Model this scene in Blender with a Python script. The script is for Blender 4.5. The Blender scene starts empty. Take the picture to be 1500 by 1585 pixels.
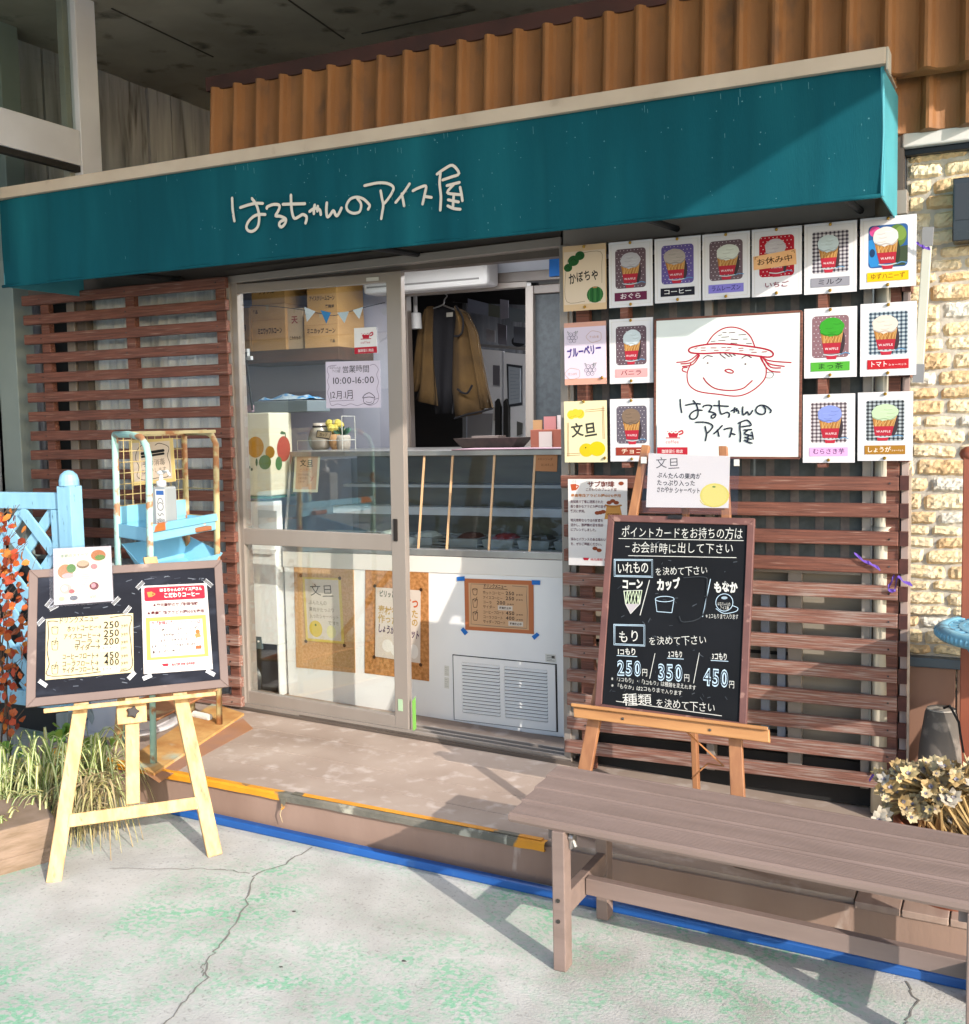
import bpy, math, random
from mathutils import Vector as V, Matrix
random.seed(7)
R=math.radians
SC=bpy.context.scene; COL=SC.collection
# ------------------------------------------------------------------ camera
F=1700.; CP=V((2.354,-4.058,1.538)); YAW,PITCH,ROLL=.4532,.0803,-.021
_cy,_sy=math.cos(YAW),math.sin(YAW)
FW=V((-_sy*math.cos(PITCH),_cy*math.cos(PITCH),-math.sin(PITCH)))
_r=V((_cy,_sy,0)); _u=_r.cross(FW)
RT=_r*math.cos(ROLL)+_u*math.sin(ROLL); UP=RT.cross(FW)
cd=bpy.data.cameras.new('camera'); cam=bpy.data.objects.new('camera',cd); COL.objects.link(cam)
cam.matrix_world=Matrix(((RT.x,UP.x,-FW.x,CP.x),(RT.y,UP.y,-FW.y,CP.y),(RT.z,UP.z,-FW.z,CP.z),(0,0,0,1)))
cd.sensor_fit='VERTICAL'; cd.sensor_height=36; cd.sensor_width=36; cd.lens=36*F/1585; cd.clip_start=.05; cd.clip_end=800
SC.camera=cam
# ------------------------------------------------------------------ sky, sun, exposure
W=bpy.data.worlds.new('World'); SC.world=W; W.use_nodes=True
nt=W.node_tree; bg=nt.nodes['Background']; sk=nt.nodes.new('ShaderNodeTexSky'); sk.sky_type='NISHITA'; sk.sun_disc=False
sk.sun_elevation=R(23.3); sk.sun_rotation=R(119.6); nt.links.new(sk.outputs[0],bg.inputs[0]); bg.inputs[1].default_value=.15
SUN=V((.799,-.454,.396))
sl=bpy.data.lights.new('sun','SUN'); sl.energy=2.2; sl.angle=R(.5); sl.color=(1,.93,.83)
so=bpy.data.objects.new('sun',sl); COL.objects.link(so); so.rotation_euler=SUN.to_track_quat('Z','Y').to_euler(); so.location=(6,-4,5)
SC.view_settings.view_transform='Standard'; SC.view_settings.look='None'; SC.view_settings.exposure=1.47; SC.view_settings.gamma=1
SC.cycles.use_denoising=True; SC.cycles.max_bounces=8; SC.cycles.transparent_max_bounces=16
# ------------------------------------------------------------------ pixel -> place (photograph pixels, 1500 x 1585)
def ray(px,py): return RT*((px-750)/F)+UP*((792.5-py)/F)+FW
def onp(P,n,px,py):
    d=ray(px,py); return CP+d*((V(P)-CP).dot(n)/d.dot(n))
def Y(y,px,py): return onp((0,y,0),V((0,1,0)),px,py)
def X(x,px,py): return onp((x,0,0),V((1,0,0)),px,py)
def Zp(z,px,py): return onp((0,0,z),V((0,0,1)),px,py)
SL=.043; GN=V((SL,0,1)).normalized()
def gz(x): return -SL*(x-1.05)
def tz(x): return .19-SL*x
def Gd(px,py): return onp((1.05,0,0),GN,px,py)
def Tp(px,py): return onp((0,0,.19),GN,px,py)
def zm(o,pts):
    ox,oy,s=o; return [(ox+x/s,oy+y/s) for x,y in pts]
# ------------------------------------------------------------------ materials
def lin(h):
    h=h.lstrip('#'); c=[int(h[i:i+2],16)/255 for i in (0,2,4)]
    return tuple(((v+.055)/1.055)**2.4 if v>.04045 else v/12.92 for v in c)+(1,)
MT={}
def mat(name,c1,c2=None,rough=.6,sc=8,st=(1,1,1),lo=.35,hi=.65,bump=0,bsc=None,metal=0,c3=None,sc3=3,lo3=.55,hi3=.62,detail=6,spec=.5,alpha=1,tr=0,coord='Object'):
    if name in MT: return MT[name]
    m=bpy.data.materials.new(name); MT[name]=m; m.use_nodes=True; t=m.node_tree; N=t.nodes; L=t.links; b=N['Principled BSDF']
    b.inputs['Roughness'].default_value=rough; b.inputs['Metallic'].default_value=metal; b.inputs['Specular IOR Level'].default_value=spec
    b.inputs['Alpha'].default_value=alpha
    if tr: b.inputs['Transmission Weight'].default_value=tr
    b.inputs['Base Color'].default_value=lin(c1); m.diffuse_color=lin(c1)
    if c2 or bump or c3:
        tc=N.new('ShaderNodeTexCoord'); mp=N.new('ShaderNodeMapping'); mp.inputs['Scale'].default_value=st; L.new(tc.outputs[coord],mp.inputs[0])
    def nz(s,d):
        n=N.new('ShaderNodeTexNoise'); n.inputs['Scale'].default_value=s; n.inputs['Detail'].default_value=d; L.new(mp.outputs[0],n.inputs[0]); return n
    def mx(fac,a,bb):
        x=N.new('ShaderNodeMix'); x.data_type='RGBA'; L.new(fac,x.inputs[0])
        for i,v in ((6,a),(7,bb)):
            if isinstance(v,tuple): x.inputs[i].default_value=v
            else: L.new(v,x.inputs[i])
        return x.outputs[2]
    def mr(o,a,bb):
        r=N.new('ShaderNodeMapRange'); r.inputs[1].default_value=a; r.inputs[2].default_value=bb; L.new(o,r.inputs[0]); return r.outputs[0]
    out=lin(c1)
    if c2: out=mx(mr(nz(sc,detail).outputs[0],lo,hi),out,lin(c2))
    if c3: out=mx(mr(nz(sc3,9).outputs[0],lo3,hi3),out,lin(c3))
    if not isinstance(out,tuple): L.new(out,b.inputs['Base Color'])
    if bump:
        bp=N.new('ShaderNodeBump'); bp.inputs['Strength'].default_value=bump; bp.inputs['Distance'].default_value=.01
        L.new(nz(bsc or sc*4,6).outputs[0],bp.inputs['Height']); L.new(bp.outputs[0],b.inputs['Normal'])
    return m
def dim(h,k): return '#'+''.join('%02x'%int(int(h[i:i+2],16)*k) for i in (1,3,5))
def P(h,rough=.75): return mat('paint '+h,dim(h,.86),rough=rough,spec=.25)     # plain ink / paper / paint of one colour
def emit(name,h,s):
    if name in MT: return MT[name]
    m=mat(name,h); b=m.node_tree.nodes['Principled BSDF']; b.inputs['Emission Color'].default_value=lin(h); b.inputs['Emission Strength'].default_value=s; return m
def glassm(name,tint=(.94,.97,.96,1),ior=1.45,rough=0):
    if name in MT: return MT[name]
    m=bpy.data.materials.new(name); MT[name]=m; m.use_nodes=True; t=m.node_tree; N=t.nodes; L=t.links; N.remove(N['Principled BSDF'])
    a=N.new('ShaderNodeBsdfTransparent'); a.inputs[0].default_value=tint; g=N.new('ShaderNodeBsdfGlossy'); g.inputs['Roughness'].default_value=rough
    w=N.new('ShaderNodeLayerWeight'); pw=N.new('ShaderNodeMath'); pw.operation='POWER'; L.new(w.outputs['Facing'],pw.inputs[0]); pw.inputs[1].default_value=5
    f=N.new('ShaderNodeMapRange'); f.inputs[3].default_value=((ior-1)/(ior+1))**2; f.inputs[4].default_value=.9; L.new(pw.outputs[0],f.inputs[0]); x=N.new('ShaderNodeMixShader')
    L.new(f.outputs[0],x.inputs[0]); L.new(a.outputs[0],x.inputs[1]); L.new(g.outputs[0],x.inputs[2]); L.new(x.outputs[0],N['Material Output'].inputs[0]); return m
# ------------------------------------------------------------------ objects
def setp(o,label=None,cat=None,group=None,kind=None):
    for k,v in (('label',label),('category',cat),('group',group),('kind',kind)):
        if v: o[k]=v
    return o
def thing(name,label,cat,loc,group=None):
    o=bpy.data.objects.new(name,None); o.empty_display_size=.05; COL.objects.link(o); o.location=V(loc); return setp(o,label,cat,group)
def wloc(o):
    p=V((0,0,0))
    while o: p=p+o.location; o=o.parent
    return p
class MB:
    def __init__(s): s.v=[]; s.f=[]; s.m=[]; s.mats=[]
    def mi(s,m):
        if m not in s.mats: s.mats.append(m)
        return s.mats.index(m)
    def add(s,vs,fs,m):
        o=len(s.v); s.v+=[V(p) for p in vs]; k=s.mi(m)
        for f in fs: s.f.append([o+i for i in f]); s.m.append(k)
    def hexa(s,b,t,m): # two loops of n points
        n=len(b); s.add(list(b)+list(t),[list(range(n))[::-1],list(range(n,2*n))]+[[i,(i+1)%n,n+(i+1)%n,n+i] for i in range(n)],m)
    def box(s,lo,hi,m):
        (a,b,c),(d,e,f)=lo,hi; s.hexa([(a,b,c),(d,b,c),(d,e,c),(a,e,c)],[(a,b,f),(d,b,f),(d,e,f),(a,e,f)],m)
    def prism(s,pts,vec,m): s.hexa(pts,[V(p)+V(vec) for p in pts],m)
    def bar(s,a,b,w,h,m,up=(0,0,1)):
        a,b=V(a),V(b); d=(b-a).normalized(); u=V(up); x=d.cross(u)
        if x.length<1e-4: x=d.cross(V((0,1,0)))
        x.normalize(); y=x.cross(d); x*=w/2; y*=h/2
        s.hexa([a-x-y,a+x-y,a+x+y,a-x+y],[b-x-y,b+x-y,b+x+y,b-x+y],m)
    def tube(s,pts,r,m,n=8,closed=False):
        pts=[V(p) for p in pts]; rings=[]; k=len(pts); rr=r if isinstance(r,(list,tuple)) else [r]*k
        ref=V((0,0,1))
        for i,p in enumerate(pts):
            d=(pts[min(i+1,k-1)]-pts[max(i-1,0)])
            if closed: d=pts[(i+1)%k]-pts[i-1]
            d.normalize(); x=d.cross(ref)
            if x.length<.05: x=d.cross(V((0,1,0)))
            x.normalize(); y=d.cross(x); ref=y.cross(d) if abs(d.dot(ref))>.95 else ref
            rings.append([p+(x*math.cos(2*math.pi*j/n)+y*math.sin(2*math.pi*j/n))*rr[i] for j in range(n)])
        vs=[q for g in rings for q in g]; fs=[]
        for i in range(k-(0 if closed else 1)):
            a=i*n; b=((i+1)%k)*n
            fs+=[[a+j,a+(j+1)%n,b+(j+1)%n,b+j] for j in range(n)]
        if not closed: fs+=[list(range(n))[::-1],[(k-1)*n+j for j in range(n)]]
        s.add(vs,fs,m)
    def lathe(s,c,prof,m,n=24,ax=None): # prof: (radius, height)
        c=V(c); vs=[]; fs=[]
        for r,h in prof:
            for j in range(n): a=2*math.pi*j/n; vs.append(c+V((r*math.cos(a),r*math.sin(a),h)))
        for i in range(len(prof)-1):
            fs+=[[i*n+j,i*n+(j+1)%n,(i+1)*n+(j+1)%n,(i+1)*n+j] for j in range(n)]
        fs+=[list(range(n))[::-1],[(len(prof)-1)*n+j for j in range(n)]]
        s.add(vs,fs,m)
    def ball(s,c,r,m,n=10,sq=(1,1,1)):
        c=V(c); vs=[c+V((0,0,-r*sq[2]))]; k=n//2
        for i in range(1,k):
            t=-math.pi/2+math.pi*i/k
            for j in range(n): a=2*math.pi*j/n; vs.append(c+V((r*sq[0]*math.cos(t)*math.cos(a),r*sq[1]*math.cos(t)*math.sin(a),r*sq[2]*math.sin(t))))
        vs.append(c+V((0,0,r*sq[2]))); fs=[[0,1+(j+1)%n,1+j] for j in range(n)]
        for i in range(k-2): a=1+i*n; fs+=[[a+j,a+(j+1)%n,a+n+(j+1)%n,a+n+j] for j in range(n)]
        a=1+(k-2)*n; fs+=[[a+j,a+(j+1)%n,len(vs)-1] for j in range(n)]; s.add(vs,fs,m)
    def build(s,name,parent=None,bev=0,smooth=False,warp=False,kind=None,label=None):
        me=bpy.data.meshes.new(name); o0=wloc(parent) if parent else V((0,0,0))
        vs=[(p.x-o0.x,p.y-o0.y,p.z-o0.z+(gz(p.x) if warp else 0)) for p in s.v]
        me.from_pydata(vs,[],s.f)
        for m in s.mats: me.materials.append(m)
        me.polygons.foreach_set('material_index',s.m)
        if smooth: me.polygons.foreach_set('use_smooth',[True]*len(s.f))
        me.update(); o=bpy.data.objects.new(name,me); COL.objects.link(o)
        if parent: o.parent=parent
        if bev:
            b=o.modifiers.new('bevel','BEVEL'); b.width=bev; b.segments=2; b.limit_method='ANGLE'; b.angle_limit=R(40)
        setp(o,label,None,None,kind); return o
    def qy(s,y,pts,depth,m): # quad of photo pixels on the plane y, going back by depth
        s.prism([Y(y,*p) for p in pts],(0,depth,0),m)
    def by(s,y,x0,y0,x1,y1,depth,m):
        a=Y(y,x0,y0); b=Y(y,x1,y1); s.box((a.x,y,b.z),(b.x,y+depth,a.z),m)
def one(name,parent,fn,*a,**k):
    mb=MB(); getattr(mb,fn)(*a); return mb.build(name,parent,**k)
# ------------------------------------------------------------------ writing and drawing on flat things
GC={}
def glyph(ch,bold):
    k=(ch,bold)
    if k in GC: return GC[k]
    c=bpy.data.curves.new('g','FONT'); c.body=ch; c.offset=bold; c.resolution_u=3
    o=bpy.data.objects.new('g',c); me=bpy.data.meshes.new_from_object(o)
    vs=[(v.co.x,v.co.y) for v in me.vertices]; fs=[list(p.vertices) for p in me.polygons]
    bpy.data.objects.remove(o); bpy.data.curves.remove(c); bpy.data.meshes.remove(me)
    if ord(ch)>0x2000: adv=1.0; off=0
    elif vs: off=-min(v[0] for v in vs)+.05; adv=max(v[0] for v in vs)+off+.07
    else: adv=.35; off=0
    GC[k]=(vs,fs,adv,off); return GC[k]
def smooth(pts,n=4):
    if len(pts)<3: return pts
    o=[]
    for i in range(len(pts)-1):
        p0=pts[max(i-1,0)]; p1=pts[i]; p2=pts[i+1]; p3=pts[min(i+2,len(pts)-1)]
        for j in range(n):
            t=j/n; o.append(tuple(.5*((2*b)+(c-a)*t+(2*a-5*b+4*c-d)*t*t+(-a+3*b-3*c+d)*t**3) for a,b,c,d in zip(p0,p1,p2,p3)))
    return o+[pts[-1]]
EPS=.00004
class Sheet:
    """flat thing with corners TL,TR,BR,BL; drawing coordinates x,y in 0..1, y down"""
    def __init__(s,c4,parent,n=None):
        s.c=[V(p) for p in c4]; s.par=parent; a,b,c,d=s.c
        s.n=(b-a).cross(d-a).normalized()*-1
        if s.n.dot(CP-a)<0: s.n=-s.n
        s.W=((b-a).length+(c-d).length)/2; s.H=((d-a).length+(c-b).length)/2; s.k=1; s.mb=None; s.tf=None
        s.eu=(b-a)*.5+(c-d)*.5; s.ev=(d-a)*.5+(c-b)*.5; s.o=(a+b+c+d)/4-s.eu*.5-s.ev*.5
        uu,vv,uv=s.eu.dot(s.eu),s.ev.dot(s.ev),s.eu.dot(s.ev); s.inv=(uu,vv,uv,uu*vv-uv*uv)
    def pt(s,x,y,k=None):
        if s.tf: x,y=s.tf(x,y)
        a,b,c,d=s.c; p=a*(1-x)*(1-y)+b*x*(1-y)+c*x*y+d*(1-x)*y
        return p+s.n*(EPS*(s.k if k is None else k))
    def uvp(s,px,py):
        q=onp(s.c[0],s.n,px,py)-s.o; a=q.dot(s.eu); b=q.dot(s.ev); uu,vv,uv,D=s.inv
        return ((a*vv-b*uv)/D,(b*uu-a*uv)/D)
    def zp(s,z,pts): return [s.uvp(*p) for p in zm(z,pts)]
    def base(s,m,thick=.002,name='paper',**k):
        mb=MB(); mb.prism(s.c,-s.n*thick,m); return mb.build(name,s.par,**k)
    def layer(s,name='lettering'): s.flush(); s.mb=MB(); s.name=name
    def flush(s):
        if s.mb and s.mb.f: s.mb.build(s.name,s.par)
        s.mb=None
    def poly(s,pts,m,k=None):
        if k is None: s.k+=1
        s.mb.add([s.pt(x,y,k) for x,y in pts],[list(range(len(pts)))],m)
    def rect(s,x,y,x2,y2,m,k=None): s.poly([(x,y),(x2,y),(x2,y2),(x,y2)],m,k)
    def ell(s,x,y,rx,ry,m,n=20,k=None): s.poly([(x+rx*math.cos(2*math.pi*i/n),y+ry*math.sin(2*math.pi*i/n)) for i in range(n)],m,k)
    def circ(s,x,y,r,m,n=20,k=None): s.ell(x,y,r,r*s.W/s.H,m,n,k)
    def rrect(s,x,y,x2,y2,r,m):
        ry=r*s.W/s.H; p=[]
        for cx,cy,a in ((x2-r,y+ry,-90),(x2-r,y2-ry,0),(x+r,y2-ry,90),(x+r,y+ry,180)):
            for i in range(5): t=R(a+i*22.5); p.append((cx+r*math.cos(t),cy+ry*math.sin(t)))
        s.poly(p,m)
    def line(s,pts,w,m,sm=True,taper=0): # w in fraction of the width
        if sm: pts=smooth(pts,4)
        s.k+=1; asp=s.H/s.W; n=len(pts); L=[];Rr=[]
        q=[(x,y*asp) for x,y in pts]
        for i in range(n):
            a=q[max(i-1,0)]; b=q[min(i+1,n-1)]; dx,dy=b[0]-a[0],b[1]-a[1]; l=math.hypot(dx,dy) or 1; nx,ny=-dy/l*w/2,dx/l*w/2
            if taper: t=1-taper*abs(2*i/max(n-1,1)-1)**3; nx*=t; ny*=t
            L.append((q[i][0]+nx,(q[i][1]+ny)/asp)); Rr.append((q[i][0]-nx,(q[i][1]-ny)/asp))
        ks=[s.k+.9*i/n for i in range(n)]
        vs=[s.pt(*L[i],ks[i]) for i in range(n)]+[s.pt(*Rr[i],ks[i]) for i in range(n)]
        fs=[[i,i+1,n+i+1,n+i] for i in range(n-1)]
        # round ends
        for e,i,sg in ((0,0,-1),(1,n-1,1)):
            a=q[max(i-1,0)]; b=q[min(i+1,n-1)]; dx,dy=b[0]-a[0],b[1]-a[1]; l=math.hypot(dx,dy) or 1
            tp=(1-taper); base=len(vs)
            for j in (1,2,3):
                t=math.pi*j/4; ox=(-dy/l*math.cos(t)+sg*dx/l*math.sin(t))*w/2*tp; oy=(dx/l*math.cos(t)+sg*dy/l*math.sin(t))*w/2*tp
                vs.append(s.pt(q[i][0]+ox,(q[i][1]+oy)/asp,ks[i]))
            fs.append([i,base,base+1,base+2,n+i])
        s.mb.add(vs,fs,m)
    def text(s,t,p0,p1,h,m,bold=.012,jit=0):
        """baseline from p0 to p1 (fitted to that width), h = letter height as fraction of the sheet height"""
        s.k+=1; asp=s.H/s.W; G=[glyph(c,bold) for c in t]; tot=sum(g[2] for g in G)
        dx,dy=p1[0]-p0[0],(p1[1]-p0[1])*asp; L=math.hypot(dx,dy); ux,uy=dx/L,dy/L; sx=L/tot; sy=h*asp
        x=0; rr=random.Random(t)
        for (vs,fs,adv,off) in G:
            ro=R(rr.uniform(-5,5))*jit; sc=1+rr.uniform(-.09,.09)*jit; oy=rr.uniform(-.05,.05)*jit; c,sn=math.cos(ro),math.sin(ro); o=[]
            for gx,gy in vs:
                a=(gx+off-adv/2); b=(gy-.37); a,b=a*sc*c-b*sc*sn*.8,a*sc*sn+b*sc*c
                a=(a+adv/2+x)*sx; b=(b+.37+oy)*sy*1.25
                o.append(s.pt(p0[0]+ux*a+uy*b,p0[1]+(uy*a-ux*b)/asp))
            if o: s.mb.add(o,fs,m)
            x+=adv
    def tz(s,z,t,p0,p1,h,m,bold=.012,jit=1):
        a,b=s.zp(z,[p0,p1]); q=s.zp(z,[p0,(p0[0],p0[1]-h)]); s.text(t,a,b,abs(q[1][1]-q[0][1]),m,bold,jit)
    def lz(s,z,pts,w,m,sm=True,taper=0):
        a,b=s.zp(z,[(0,0),(w,0)]); s.line(s.zp(z,pts),abs(b[0]-a[0]),m,sm,taper)
    def pz(s,z,pts,m,sm=False): s.poly(s.zp(z,pts),m)
    def ez(s,z,x,y,rx,ry,m,n=20): s.poly(s.zp(z,[(x+rx*math.cos(2*math.pi*i/n),y+ry*math.sin(2*math.pi*i/n)) for i in range(n)]),m)
def sheet(name,label,cat,c4,group=None,paper='#f3efec',thick=.0025,base='paper',bm=None):
    c4=[V(p) for p in c4]; t=thing(name,label,cat,(c4[2]+c4[3])/2,group); s=Sheet(c4,t); s.base(bm or P(paper),thick,base); return s
def sheety(name,label,cat,y,px,group=None,**k): return sheet(name,label,cat,[Y(y,*p) for p in px],group,**k)
def q4(x0,y0,x1,y1): return [(x0,y0),(x1,y0),(x1,y1),(x0,y1)]
def rowq(y,x0,y0,x1,y1): # upright rectangle on plane y from TL and BR pixels
    a=Y(y,x0,y0); b=Y(y,x1,y1); return [V((a.x,y,a.z)),V((b.x,y,a.z)),V((b.x,y,b.z)),V((a.x,y,b.z))]
# ================================================================== materials of the place
slat_m=mat('stained slat wood','#774839','#583329',rough=.7,sc=4,st=(1.5,20,34),bump=.3,bsc=30,c3='#8d6d60',sc3=5,lo3=.57,hi3=.72)
slat_w=mat('weathered slat wood','#8a5d4f','#6a463b',rough=.8,sc=4,st=(1.5,20,34),bump=.4,bsc=30,c3='#96837a',sc3=5,lo3=.47,hi3=.64)
end_m=mat('slat end grain','#48241f','#371a17',rough=.8,sc=30)
alu_m=mat('bronze aluminium','#8a817a','#817871',rough=.38,sc=3,st=(1,1,.3),spec=.5)
alud_m=mat('dark bronze aluminium','#5a5049','#4d443e',rough=.4,sc=3)
fz_m=mat('freezer enamel','#e2e0de','#d7d5d4',rough=.35,sc=1.5,c3='#cfc8c0',sc3=7,lo3=.66,hi3=.75)
fzt_m=mat('freezer trim','#d9d3cc','#cfc9c2',rough=.35,sc=2)
steel_m=mat('dull steel','#a9a7a6','#93908e',rough=.3,metal=.7,sc=5)
dark_m=mat('dark inside','#1c1a1a','#121111',rough=.8,sc=4)
wallw_m=mat('white kitchen wall','#d8d8dc','#cbcbd0',rough=.6,sc=2)
lilac_m=mat('grey shop wall','#a5a3b0','#9694a2',rough=.7,sc=2)
cork_m=mat('cork','#c89d72','#b98c5e',rough=.9,sc=90,lo=.4,hi=.6)
kraft_m=mat('kraft card','#d9a878','#d09c6a',rough=.85,sc=20)
box_m=mat('cardboard','#c39a66','#b58b58',rough=.85,sc=5,st=(1,1,4))
pine_m=mat('pale pine','#c8a878','#ab8557',rough=.6,sc=2.5,st=(16,16,1.0),bump=.08,c3='#94714a',sc3=4,lo3=.6,hi3=.74)
oak_m=mat('orange stained wood','#a06f4a','#8b5c3c',rough=.55,sc=3,st=(9,9,1.2),bump=.1)
oakh_m=mat('orange stained ledge wood','#b07f4e','#9c6c40',rough=.5,sc=3,st=(1.2,9,9),bump=.1)
frame_m=mat('chalkboard frame','#6b4640','#5a3a36',rough=.55,sc=4,st=(3,3,3),c3='#8c6a60',sc3=9,lo3=.62,hi3=.7)
framel_m=mat('worn chalkboard frame','#6f5d58','#5f4f4b',rough=.65,sc=4,c3='#8d7c75',sc3=9,lo3=.6,hi3=.7)
slate_m=mat('chalkboard','#101216','#191b20',rough=.7,spec=.15,sc=3,lo=.4,hi=.75,c3='#3d4148',sc3=2.2,lo3=.56,hi3=.9)
slatel_m=mat('dusty chalkboard','#14161f','#1d202b',rough=.7,spec=.12,sc=3,lo=.4,hi=.75,c3='#3a3f4d',sc3=5,lo3=.55,hi3=.9,st=(1,1,3))
awn_m=mat('teal awning cloth','#0a4a56','#08414c',rough=.85,spec=.12,sc=2.2,st=(5,1,.7),lo=.3,hi=.7,bump=.12,bsc=60,c3='#155c67',sc3=1.1,lo3=.5,hi3=.8)
awns_m=mat('pale awning cloth','#3f8f9c','#357f8c',rough=.75,sc=4,bump=.08,bsc=90)  # side cloth, paler than the canopy front
bar_m=mat('beige painted bar','#b5a492','#a69583',rough=.5,sc=4,c3='#8f8070',sc3=8,lo3=.62,hi3=.75)
tile_m=mat('orange roof tile','#8d5f36','#7c512c',rough=.65,sc=5,st=(1,1,.5),bump=.25,bsc=70,c3='#6b4a30',sc3=9,lo3=.54,hi3=.68)
maroon_m=mat('maroon beam','#43201c','#2f1513',rough=.6,sc=5)
conc_m=mat('soffit concrete','#b5ab9a','#8d8475',rough=.9,sc=1.4,lo=.35,hi=.7,bump=.2,bsc=18,c3='#5a5349',sc3=5,lo3=.58,hi3=.72)
concw_m=mat('board marked concrete','#9fa3ab','#757981',rough=.9,sc=2,st=(5,5,.6),lo=.35,hi=.65,bump=.4,bsc=15,c3='#47474a',sc3=3,lo3=.56,hi3=.7)
white_m=mat('white painted metal','#c6c9d4','#babdc8',rough=.4,sc=3)
grey_m=mat('grey green post','#7f8a88','#75807e',rough=.5,sc=3)
blue_m=mat('pale blue painted wood','#8cbcd6','#7fb0cc',rough=.55,sc=3,st=(5,5,1),c3='#4a6a7a',sc3=14,lo3=.66,hi3=.7,bump=.15)
rust_m=mat('rusty mint paint','#8fb8b2','#9fc2b8',rough=.6,sc=8,c3='#9a6e4c',sc3=16,lo3=.55,hi3=.63,bump=.2)
rusty_m=mat('rusty yellowed paint','#b9ac84','#a89a6c',rough=.65,sc=8,c3='#96643c',sc3=16,lo3=.52,hi3=.62,bump=.2)
tray_m=mat('sky blue tray','#86c2dc','#78b6d2',rough=.45,sc=5,c3='#a86a40',sc3=6,lo3=.7,hi3=.73)
mat_m=mat('rusted plate','#c39a5e','#a9763f',rough=.85,sc=9,c3='#9fb0a0',sc3=5,lo3=.58,hi3=.7,bump=.3,bsc=50)
plat_m=mat('brown step','#a59488','#948276',rough=.75,spec=.25,sc=3,c3='#bdafa7',sc3=14,lo3=.55,hi3=.8,bump=.1,bsc=60)
riser_m=mat('brown riser','#957d70','#836b5f',rough=.8,spec=.25,sc=3,c3='#c3b6ae',sc3=4,lo3=.62,hi3=.68,st=(1,1,.35),bump=.1,bsc=60)
deck_m=mat('brown deck','#9c877b','#8c766b',rough=.7,sc=4,st=(6,1,6))
nose_m=mat('worn yellow nosing','#d9921c','#c9841a',rough=.6,sc=8,c3='#5f5a4e',sc3=5,lo3=.6,hi3=.63,bump=.2)
nosew_m=mat('stripped nosing','#6f6a60','#5a574e',rough=.7,sc=12,c3='#a39f90',sc3=9,lo3=.58,hi3=.64,bump=.3)
bluep_m=mat('blue strip','#1a549c','#154a8c',rough=.55,sc=4,c3='#3f6a9e',sc3=14,lo3=.62,hi3=.8)
bench_m=mat('brown resin bench','#7f6d66','#75645d',rough=.6,spec=.3,sc=3,st=(1,8,8),bump=.03)
bolt_m=mat('steel bolt','#4a4644',rough=.4,metal=.6)
stone_c=[mat('stone '+c,c,d,rough=.95,sc=14,bump=.8,bsc=60,c3=e,sc3=9,lo3=.55,hi3=.7) for c,d,e in
  (('#d6c6a8','#c9b48e','#e0d6c0'),('#dccdb0','#d0bc98','#c2a37c'),('#ceb690','#bfa078','#dccdb0'),('#d6d1c6','#c5c0b4','#b0a99c'),('#dfd0b0','#d2bc94','#c9a578'))]
mortar_m=mat('mortar','#b5afa4','#a29b91',rough=.95,sc=20,bump=.3)
leaf_o=[P(c,.6) for c in ('#c8622c','#b4482a','#d8843c','#8c3a22','#a85530')]
curt_m=mat('white net curtain','#e9e9ee','#d5d5dc',rough=.9,sc=3,st=(20,1,.6))
glass_m=glassm('clear glass',(.95,.97,.96,1),1.85); film_m=glassm('laminate film',(.93,.93,.95,1),1.35,.12)
mesh_m=mat('dark insect mesh','#4a5052','#3c4244',rough=.8,sc=30)
brass_m=mat('brass pin','#b08a3a',rough=.35,metal=.8)
# ================================================================== ground
g=MB(); s=60
def ground_mat():
    m=mat('worn green painted concrete','#bab8b4','#a2a09b',rough=.9,sc=5,lo=.3,hi=.7,bump=.25,bsc=130)
    t=m.node_tree; N=t.nodes; L=t.links; b=N['Principled BSDF']; src=b.inputs['Base Color'].links[0].from_socket
    tc=N.new('ShaderNodeTexCoord')
    def nz(s,d,dist=0):
        n=N.new('ShaderNodeTexNoise'); n.inputs['Scale'].default_value=s; n.inputs['Detail'].default_value=d; n.inputs['Distortion'].default_value=dist; L.new(tc.outputs['Object'],n.inputs[0]); return n.outputs[0]
    def mr(o,a,bb):
        r=N.new('ShaderNodeMapRange'); r.inputs[1].default_value=a; r.inputs[2].default_value=bb; L.new(o,r.inputs[0]); return r.outputs[0]
    def mth(op,a,bb):
        r=N.new('ShaderNodeMath'); r.operation=op
        for i,v in enumerate((a,bb)):
            if isinstance(v,(int,float)): r.inputs[i].default_value=v
            else: L.new(v,r.inputs[i])
        return r.outputs[0]
    big=mr(nz(1.5,4,.4),.38,.56); fine=mr(nz(60,9),.44,.56); mid=mr(nz(7,8,.6),.36,.58)
    fac=mth('MULTIPLY',mth('MULTIPLY',big,mid),mth('ADD',mth('MULTIPLY',fine,.85),.08))
    x=N.new('ShaderNodeMix'); x.data_type='RGBA'; L.new(fac,x.inputs[0]); L.new(src,x.inputs[6]); x.inputs[7].default_value=lin('#78ab8b')
    y=N.new('ShaderNodeMix'); y.data_type='RGBA'; L.new(mth('MULTIPLY',mr(nz(3.1,7,.5),.58,.74),.5),y.inputs[0]); L.new(x.outputs[2],y.inputs[6]); y.inputs[7].default_value=lin('#8f8982')
    z=N.new('ShaderNodeMix'); z.data_type='RGBA'; L.new(mth('MULTIPLY',mr(nz(95,5),.57,.70),.38),z.inputs[0]); L.new(y.outputs[2],z.inputs[6]); z.inputs[7].default_value=lin('#5e5b57')
    L.new(z.outputs[2],b.inputs['Base Color']); return m
gm=ground_mat()
xs=[-s,-3,-1,0,1,2,3,s]
g.add([(x,y,gz(max(-3,min(3,x)))) for y in (-s,s) for x in xs],[[i,i+1,8+i+1,8+i] for i in range(7)],gm)
g.build('ground',kind='structure')
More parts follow.
